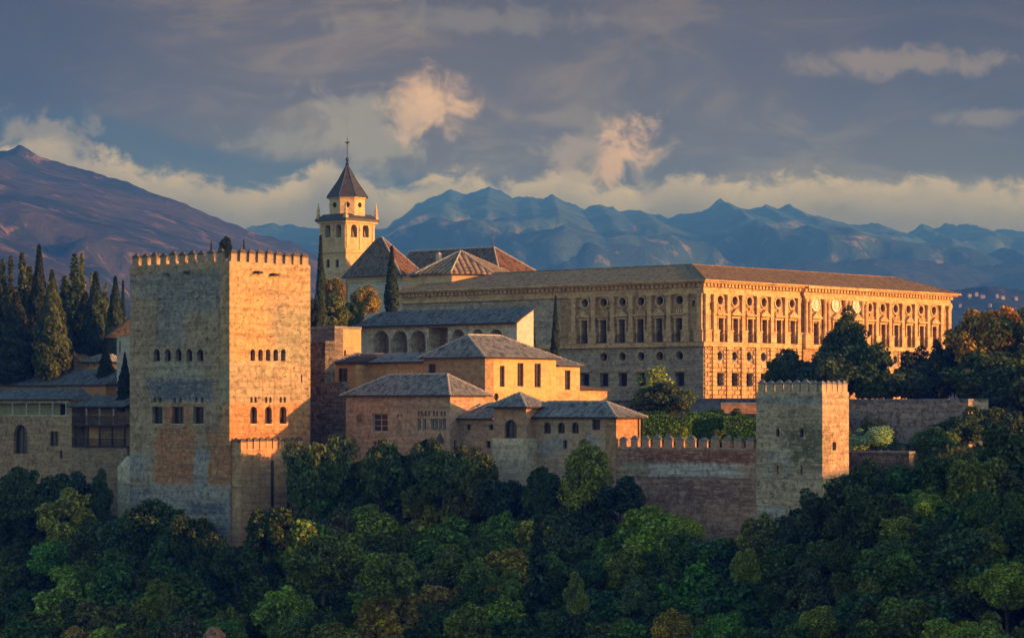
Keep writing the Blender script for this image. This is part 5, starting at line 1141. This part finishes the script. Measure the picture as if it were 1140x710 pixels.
# garden trees before the palace
broad('sparse pale green tree in front of the shaded palace windows', 727, 335, 412, 24, (.12, .16, .045), 'f', bot=462); broad('leafy mid-green lower tree left of the clipped hedge', 738, 325, 430, 32, (.045, .065, .025), 2, bot=472)
for a_ in [('dark conifer right of the rusticated palace corner', 888, 347, 389, 30, BG, 1, 445), ('bushy dark tree under the palace portal', 866, 338, 398, 14, DG, 3, 440), ('tall pine covering part of the palace portal', 944, 345, 345, 30, (.035, .055, .022), 4, 425), ('rounded dark green tree at the foot of the tall pine', 960, 334, 380, 33, (.022, .045, .018), 0, 444), ('low dark tree left of the rounded tree', 922, 332, 396, 27, BG, 2, 446),
 ('small bright green bush between the palace trees', 990, 333, 418, 12, (.08, .11, .02), 3, 446), ('broad blue-green conifer at the right end of the palace', 1025, 338, 384, 30, (.022, .040, .026), 4, 446), ('dark tree just right of the palace end', 1063, 342, 372, 28, (.02, .034, .024), 1, 446), ('narrow dark tree before the palace end pilasters', 1047, 346, 383, 14, (.02, .034, .02), 5, 446),
 ('large russet-tipped tree with uneven top right of the palace', 1090, 338, 352, 34, (.17, .11, .022), 2, 425), ('tallest russet-green tree near the right picture edge', 1112, 342, 339, 30, (.24, .115, .022), 0, 400), ('russet-green tree cut by the right picture edge', 1142, 336, 342, 32, (.075, .085, .022), 1, 410), ('dark tree below the russet trees', 1100, 330, 395, 42, (.04, .062, .02), 2, 460), ('black-green tree low at the right picture edge', 1148, 322, 400, 45, (.032, .05, .02), 3, 480), ('dark tree above the middle of the long pink wall', 1010, 331, 412, 24, BG, 2, 447), ('low dark tree left of the lower tower top, over the far wall', 975, 330, 412, 24, DG, 1, 447)]:
    l_, p_, Y_, t_, w_, c_, k_, b_ = a_; broad(l_, p_, Y_, t_, w_, c_, k_, b_, group='trees in the gardens before the palace')
cypress('dark cypress spire right of the palace end', 1076, 336, 372, 450, 8, BG, 'c1'); cypress('second dark cypress spire, just left of the russet trees', 1085, 340, 378, 450, 7, BG, 'c1')
broad('silvery green round bush right of the lower tower', 972, 288, 472, 28, (.16, .24, .15), 's', 505, name='bush', cat='bush', th=1); broad('dark green bush behind the silvery round bush', 975, 302, 463, 23, (.02, .04, .018), 's', 500, name='bush', cat='bush', th=1)
for a_ in [('dark bush against the long pinkish wall under its right half', 1072, 300, 464, 26, DG, 2, 500), ('mid-green bush under the right stub of the pinkish wall', 1100, 305, 450, 24, (.04, .06, .02), 0, 490), ('low dark bush beside the pink garden retaining wall', 1040, 290, 478, 24, MG, 2, 515), ('dark bush at the foot of the grey retaining wall by the right edge', 1120, 285, 462, 26, BG, 1, 510)]:
    l_, p_, Y_, t_, w_, c_, k_, b_ = a_; broad(l_, p_, Y_, t_, w_, c_, k_, b_, name='bush', cat='bush', th=1.5)
# clipped hedges
def hedge(label, px0, px1, Y, top, bot, dp, col, ang=0):
    L = (px1-px0)/F*Y; h = (bot-top)/F*Y; z0 = (HY-bot)/F*Y; n = int(L*h*150+L*dp*120)
    a_ = rng.random((n, 3))*np.array([L, dp, h]); side = rng.random(n); pf_, pt = h/(h+dp)*.9, .97
    nn = np.zeros((n, 3)); f = side < pf_; a_[f, 1] = rng.random(f.sum())*.25; nn[f] = (0, -1, .2); t_ = (side >= pf_) & (side < pt); a_[t_, 2] = h-rng.random(t_.sum())*.25; nn[t_] = (0, 0, 1); e_ = side >= pt; a_[e_, 0] = np.where(rng.random(e_.sum()) < .5, 0, L); nn[e_] = (1, 0, 0)
    wv = .12*np.sin(a_[:, 0]*1.1)+.07*np.sin(a_[:, 0]*2.9+1); a_[:, 2] += wv*(a_[:, 2]/h)
    me = quads_mesh('hedge', a_-np.array([L/2, 0, 0]), nn+rng.normal(size=(n, 3))*.5, rng.uniform(.06, .13, n))
    me.name = 'hedge'; o = link(bpy.data.objects.new('hedge', me)); o.location = ((px0+px1)/2-CX, 0, 0); o.location = (((px0+px1)/2-CX)/F*Y, Y, z0); o.rotation_euler = (0, 0, ang); o.color = (*col, 1)
    tag(o, label, 'hedge', 'clipped hedges in the garden behind the curtain wall')
    mb = MB(); mb.box(-L/2+.25, L/2-.25, .3, dp-.3, -3, h-.35); c = mb.build('branches', M['bark'], o)
HC = (.050, .105, .020)
hedge('clipped bright green hedge beside the sunlit end of the low arched house', 716, 770, 300, 463, 492, 3, HC); hedge('clipped green hedge in the middle, over the merlons', 767, 806, 303, 460, 492, 3, (.052, .11, .022)); hedge('taller clipped green hedge block behind the curtain wall', 789, 806, 312, 457, 480, 3, (.026, .07, .012)); hedge('clipped green hedge next to the lower tower', 806, 845, 300, 464, 492, 3, HC); hedge('long low hedge at the back, under the garden wall', 712, 770, 318, 459, 472, 2, (.028, .07, .014))
broad('small yellow-green shrub in front of the clipped hedges', 757, 292, 476, 10, (.12, .16, .02), 3, 497, name='bush', cat='bush', th=1); broad('small loose green shrub before the right hedge', 800, 292, 478, 12, (.05, .075, .02), 3, 497, name='bush', cat='bush', th=1); broad('loose leafy shrub between the red garden wall and the hedge', 815, 306, 455, 14, (.035, .055, .02), 1, 480, name='bush', cat='bush', th=1)

# --- the wood on the slope
LM = [(-60, 'the left house'), (60, 'the timber gallery'), (135, 'the buttress'), (190, 'the tall tower'), (262, 'the orange bastion'), (340, 'the rubble wall'), (420, 'the brick palace'), (505, 'the low brick range'), (570, 'the pavilion tower'), (635, 'the arched house'), (715, 'the curtain wall'), (842, 'the lower tower'), (945, 'the silvery bush'), (1025, 'the pinkish wall'), (1090, 'the right edge wall')]
hand = [  # label parts are fixed for the trees that stand out
 ('yellow-green tree leaning on the wall under the low arched house', 652, 281, 494, 27, (.13, .14, .025), 4, 560), ('dark round tree right of the yellow-green one at the wall foot', 690, 279, 530, 24, BG, 1, 575),
 ('mid-green tree standing before the right edge of the orange bastion', 345, 297, 488, 26, (.06, .09, .03), 0, 560), ('feathery green tree before the rubble wall', 375, 301, 490, 24, (.07, .10, .035), 'f', 560), ('leafy tree under the paired windows of the brick palace', 425, 296, 494, 26, (.06, .085, .03), 1, 560), ('small tree arching over the palace garden door', 475, 294, 490, 20, (.04, .065, .025), 3, 545),
 ('dark tree with round top below the low brick range', 520, 291, 502, 28, (.035, .055, .022), 2, 565), ('mid-green tree below the low brick range and brick palace corner', 494, 288, 505, 26, (.055, .08, .025), 2, 560), ('dark tree at the foot of the pavilion tower', 560, 287, 530, 26, BG, 0, 580), ('dark tree at the foot of the arched house', 608, 284, 524, 24, DG, 1, 575),
 ('dark dense tree before the foot of the tall tower at left', 170, 296, 560, 34, DG, 2, 625), ('dark green tree at the very foot of the bastion corner', 262, 283, 603, 26, DG, 0, 650), ('dark green tree left of the bastion corner tree', 236, 286, 592, 24, (.03, .05, .016), 4, 640), ('green tree in front of the tall tower foot', 215, 290, 570, 27, (.035, .055, .016), 0, 630), ('dark tree covering the bastion foot on the right', 300, 287, 563, 26, (.03, .05, .016), 0, 615), ('dark tree beside the foot of the left house wall', 30, 312, 522, 30, DG, 1, 585), ('round dark tree under the timber gallery', 112, 310, 524, 17, DG, 5, 580), ('dark shrubby tree below the rectangular window of the left house', 75, 312, 520, 26, BG, 0, 585),
 ('bright yellow-green tree on the right slope', 1035, 250, 553, 26, YG, 2, 600), ('bright yellow-green tree, lower left of the brightest one on the right slope', 1000, 246, 570, 22, (.13, .15, .03), 0, 610), ('yellow-green tree low on the right slope near the picture corner', 1075, 238, 625, 34, (.12, .13, .025), 2, 680), ('yellow-green bush tree at the bottom right', 975, 238, 640, 24, (.11, .12, .02), 1, 690), ('pale yellow-green tree in the lower centre left', 433, 268, 610, 32, (.10, .13, .028), 0, 670), ('olive tree left of the pale lower-centre tree', 360, 270, 602, 36, (.07, .09, .022), 2, 665), ('yellow-green tree in the bottom middle left', 520, 255, 676, 26, (.10, .12, .02), 1, 725), ('yellow-green sapling left of the lower slope centre', 178, 270, 645, 18, (.09, .11, .02), 3, 690), ('lime tree at the bottom right before the corner', 1110, 240, 575, 22, (.10, .11, .025), 4, 640), ('small lime-tipped tree, right lower middle', 830, 250, 610, 14, (.12, .14, .025), 3, 650), ('small lime-tipped tree above the bottom centre', 640, 258, 640, 17, (.11, .13, .03), 5, 680)]  # yellow-green leaf colour stands for sun on these crowns
for l_, p_, Y_, t_, w_, c_, k_, b_ in hand: broad(l_, p_, Y_, t_, w_, c_, k_, b_, group='trees that stand out of the wood below the walls')
cypress('dark slim cypress standing in the wood below the pavilion tower', 598, 268, 546, 690, 14, (.028, .05, .024), 'k2')
cypress('pale-stemmed slim conifer in the lower left wood', 143, 262, 668, 740, 7, (.05, .075, .03), 'k2')
PAL = [('dark green', (.050, .078, .018)), ('blue-green', (.042, .074, .030)), ('deep green', (.036, .058, .016)), ('mid-green', (.085, .122, .024)), ('olive', (.118, .122, .026)), ('grey-green', (.078, .090, .046)), ('yellowish', (.175, .180, .028))]
recs = []
rw_ = random.Random(5); row = 0; off = 1.5
while off < 62:
    stp = rw_.uniform(34, 42); px = -70+rw_.uniform(0, 30)
    while px < 1215:
        p = px+rw_.uniform(-9, 9); Y = interp(FOOT, p)-3-off+rw_.uniform(-1.6, 1.6); zc_ = canopy(p, Y)+rw_.uniform(-1.4, 1.7); top = HY-zc_*F/Y; w_ = rw_.choice([rw_.uniform(19, 27), rw_.uniform(26, 38), rw_.uniform(30, 44)])*(1.0 if off < 30 else 1.12)
        if 240 < p < 285 and off < 8: px += stp; continue
        if top < 728:
            q = rw_.random(); wt = [3, 3, 3, 2.2, 1.3, 1.4, .9]
            if p > 620: wt = [3, 4, 3, 1.5, 1.4, 1.6, .6]
            if p > 930 and off > 12: wt = [3, 2, 3, 2, 2, 1, 2.2]  # more yellowish crowns here, painting sunlight into the leaf colour
            if 290 < p < 570: wt = [2, 2.5, 1, 3.5, 2, 1.6, 2.2]  # lit crowns of this zone painted by a lighter leaf mix
            if p < 290 and off > 14: wt = [3, 1.5, 2, 3, 2.4, 1, 1.4]
            ci = rw_.choices(range(7), wt)[0]; recs.append((p, Y, top, w_, ci, row, rw_.randrange(6)))
        px += stp
    off += rw_.uniform(4.2, 4.9); row += 1
names = ['atop the wood', 'in the second rank', 'in the third rank', 'in the fourth rank', 'in the fifth rank', 'in the sixth rank', 'in the seventh rank', 'low in the wood']
print('FOREST', len(recs)); buckets = {}
for r_ in recs:
    lm = [n_ for x_, n_ in LM if x_ <= max(-60, r_[0]+30)][-1]; sz = 'big' if r_[3] > 33 else 'small' if r_[3] < 26 else ''
    key = (f"{sz} {PAL[r_[4]][0]} tree".strip(), names[min(r_[5], 7)], lm); buckets.setdefault(key, []).append(r_)
ORD = ['', 'second from left', 'third from left', 'fourth from left', 'fifth from left']
for key, L in buckets.items():
    L.sort(key=lambda q: q[0])
    for i, r_ in enumerate(L):
        lb = f"{key[0]} {key[1]} below {key[2]}"
        if len(L) > 1: lb += ', leftmost' if i == 0 else ', '+ORD[min(i, 4)]
        c_ = tuple(v*rw_.uniform(.8, 1.25) for v in PAL[r_[4]][1])
        broad(lb, r_[0], r_[1], r_[2], r_[3], c_, r_[6], group='trees of the wood on the slope below the walls', th=5)
# undergrowth on the slope
ur = np.random.default_rng(3); nU = 120000; pxU = ur.uniform(-90, 1240, nU); offU = ur.uniform(-1, 66, nU)
pxI = np.arange(-100, 1251, 5); fI = np.interp(pxU, [q[0] for q in FOOT], [q[1] for q in FOOT]); YU = fI-3-offU
ext = pxU > 925; YU = np.where(ext & (ur.random(nU) < .5), fI+ur.uniform(-3, 34, nU), YU)
ZU = np.array([ground_z(float(p_), float(y_)) for p_, y_ in zip(pxU, YU)]); XU = (pxU-CX)/F*YU
clump = np.array([mnoise.noise(Vector((float(x_)*.35, float(y_)*.35, 1.0))) for x_, y_ in zip(XU, YU)])
ZU = ZU+ur.random(nU)**.6*(1.5+2.2*np.clip(clump+.3, 0, 1))
meU = quads_mesh('undergrowth', np.stack([XU, YU, ZU], axis=1), ur.normal(size=(nU, 3))*.6+np.array([0, -.5, .6]), ur.uniform(.12, .34, nU))
oU = link(bpy.data.objects.new('undergrowth', meU)); oU.color = (.03, .045, .018, 1); tag(oU, kind='stuff')
# rock face low in the wood
mb = MB(); rk = []
import itertools
for i in range(9):
    for j in range(13):
        th = 2*math.pi*j/12; ph = math.pi*i/8; v = Vector((math.sin(ph)*math.cos(th), math.sin(ph)*math.sin(th), math.cos(ph))); r = 1+.35*mnoise.noise(v*2.2)+.15*mnoise.noise(v*6); rk.append((v.x*1.3*r, v.y*1.2*r, v.z*1.7*r))
for i in range(8):
    for j in range(12): mb.face([rk[i*13+j], rk[(i+1)*13+j], rk[(i+1)*13+j+1], rk[i*13+j+1]])
o = mb.build('boulder', mwall('red_rock', (.40, .20, .12), (.48, .27, .17), weather=.6, bstr=1)); Y = 249; o.scale = (.8, .8, .7); o.location = ((238-CX)/F*Y, Y, (HY-712)/F*Y); tag(o, 'reddish rock face showing between the trees at the bottom left', 'rock')
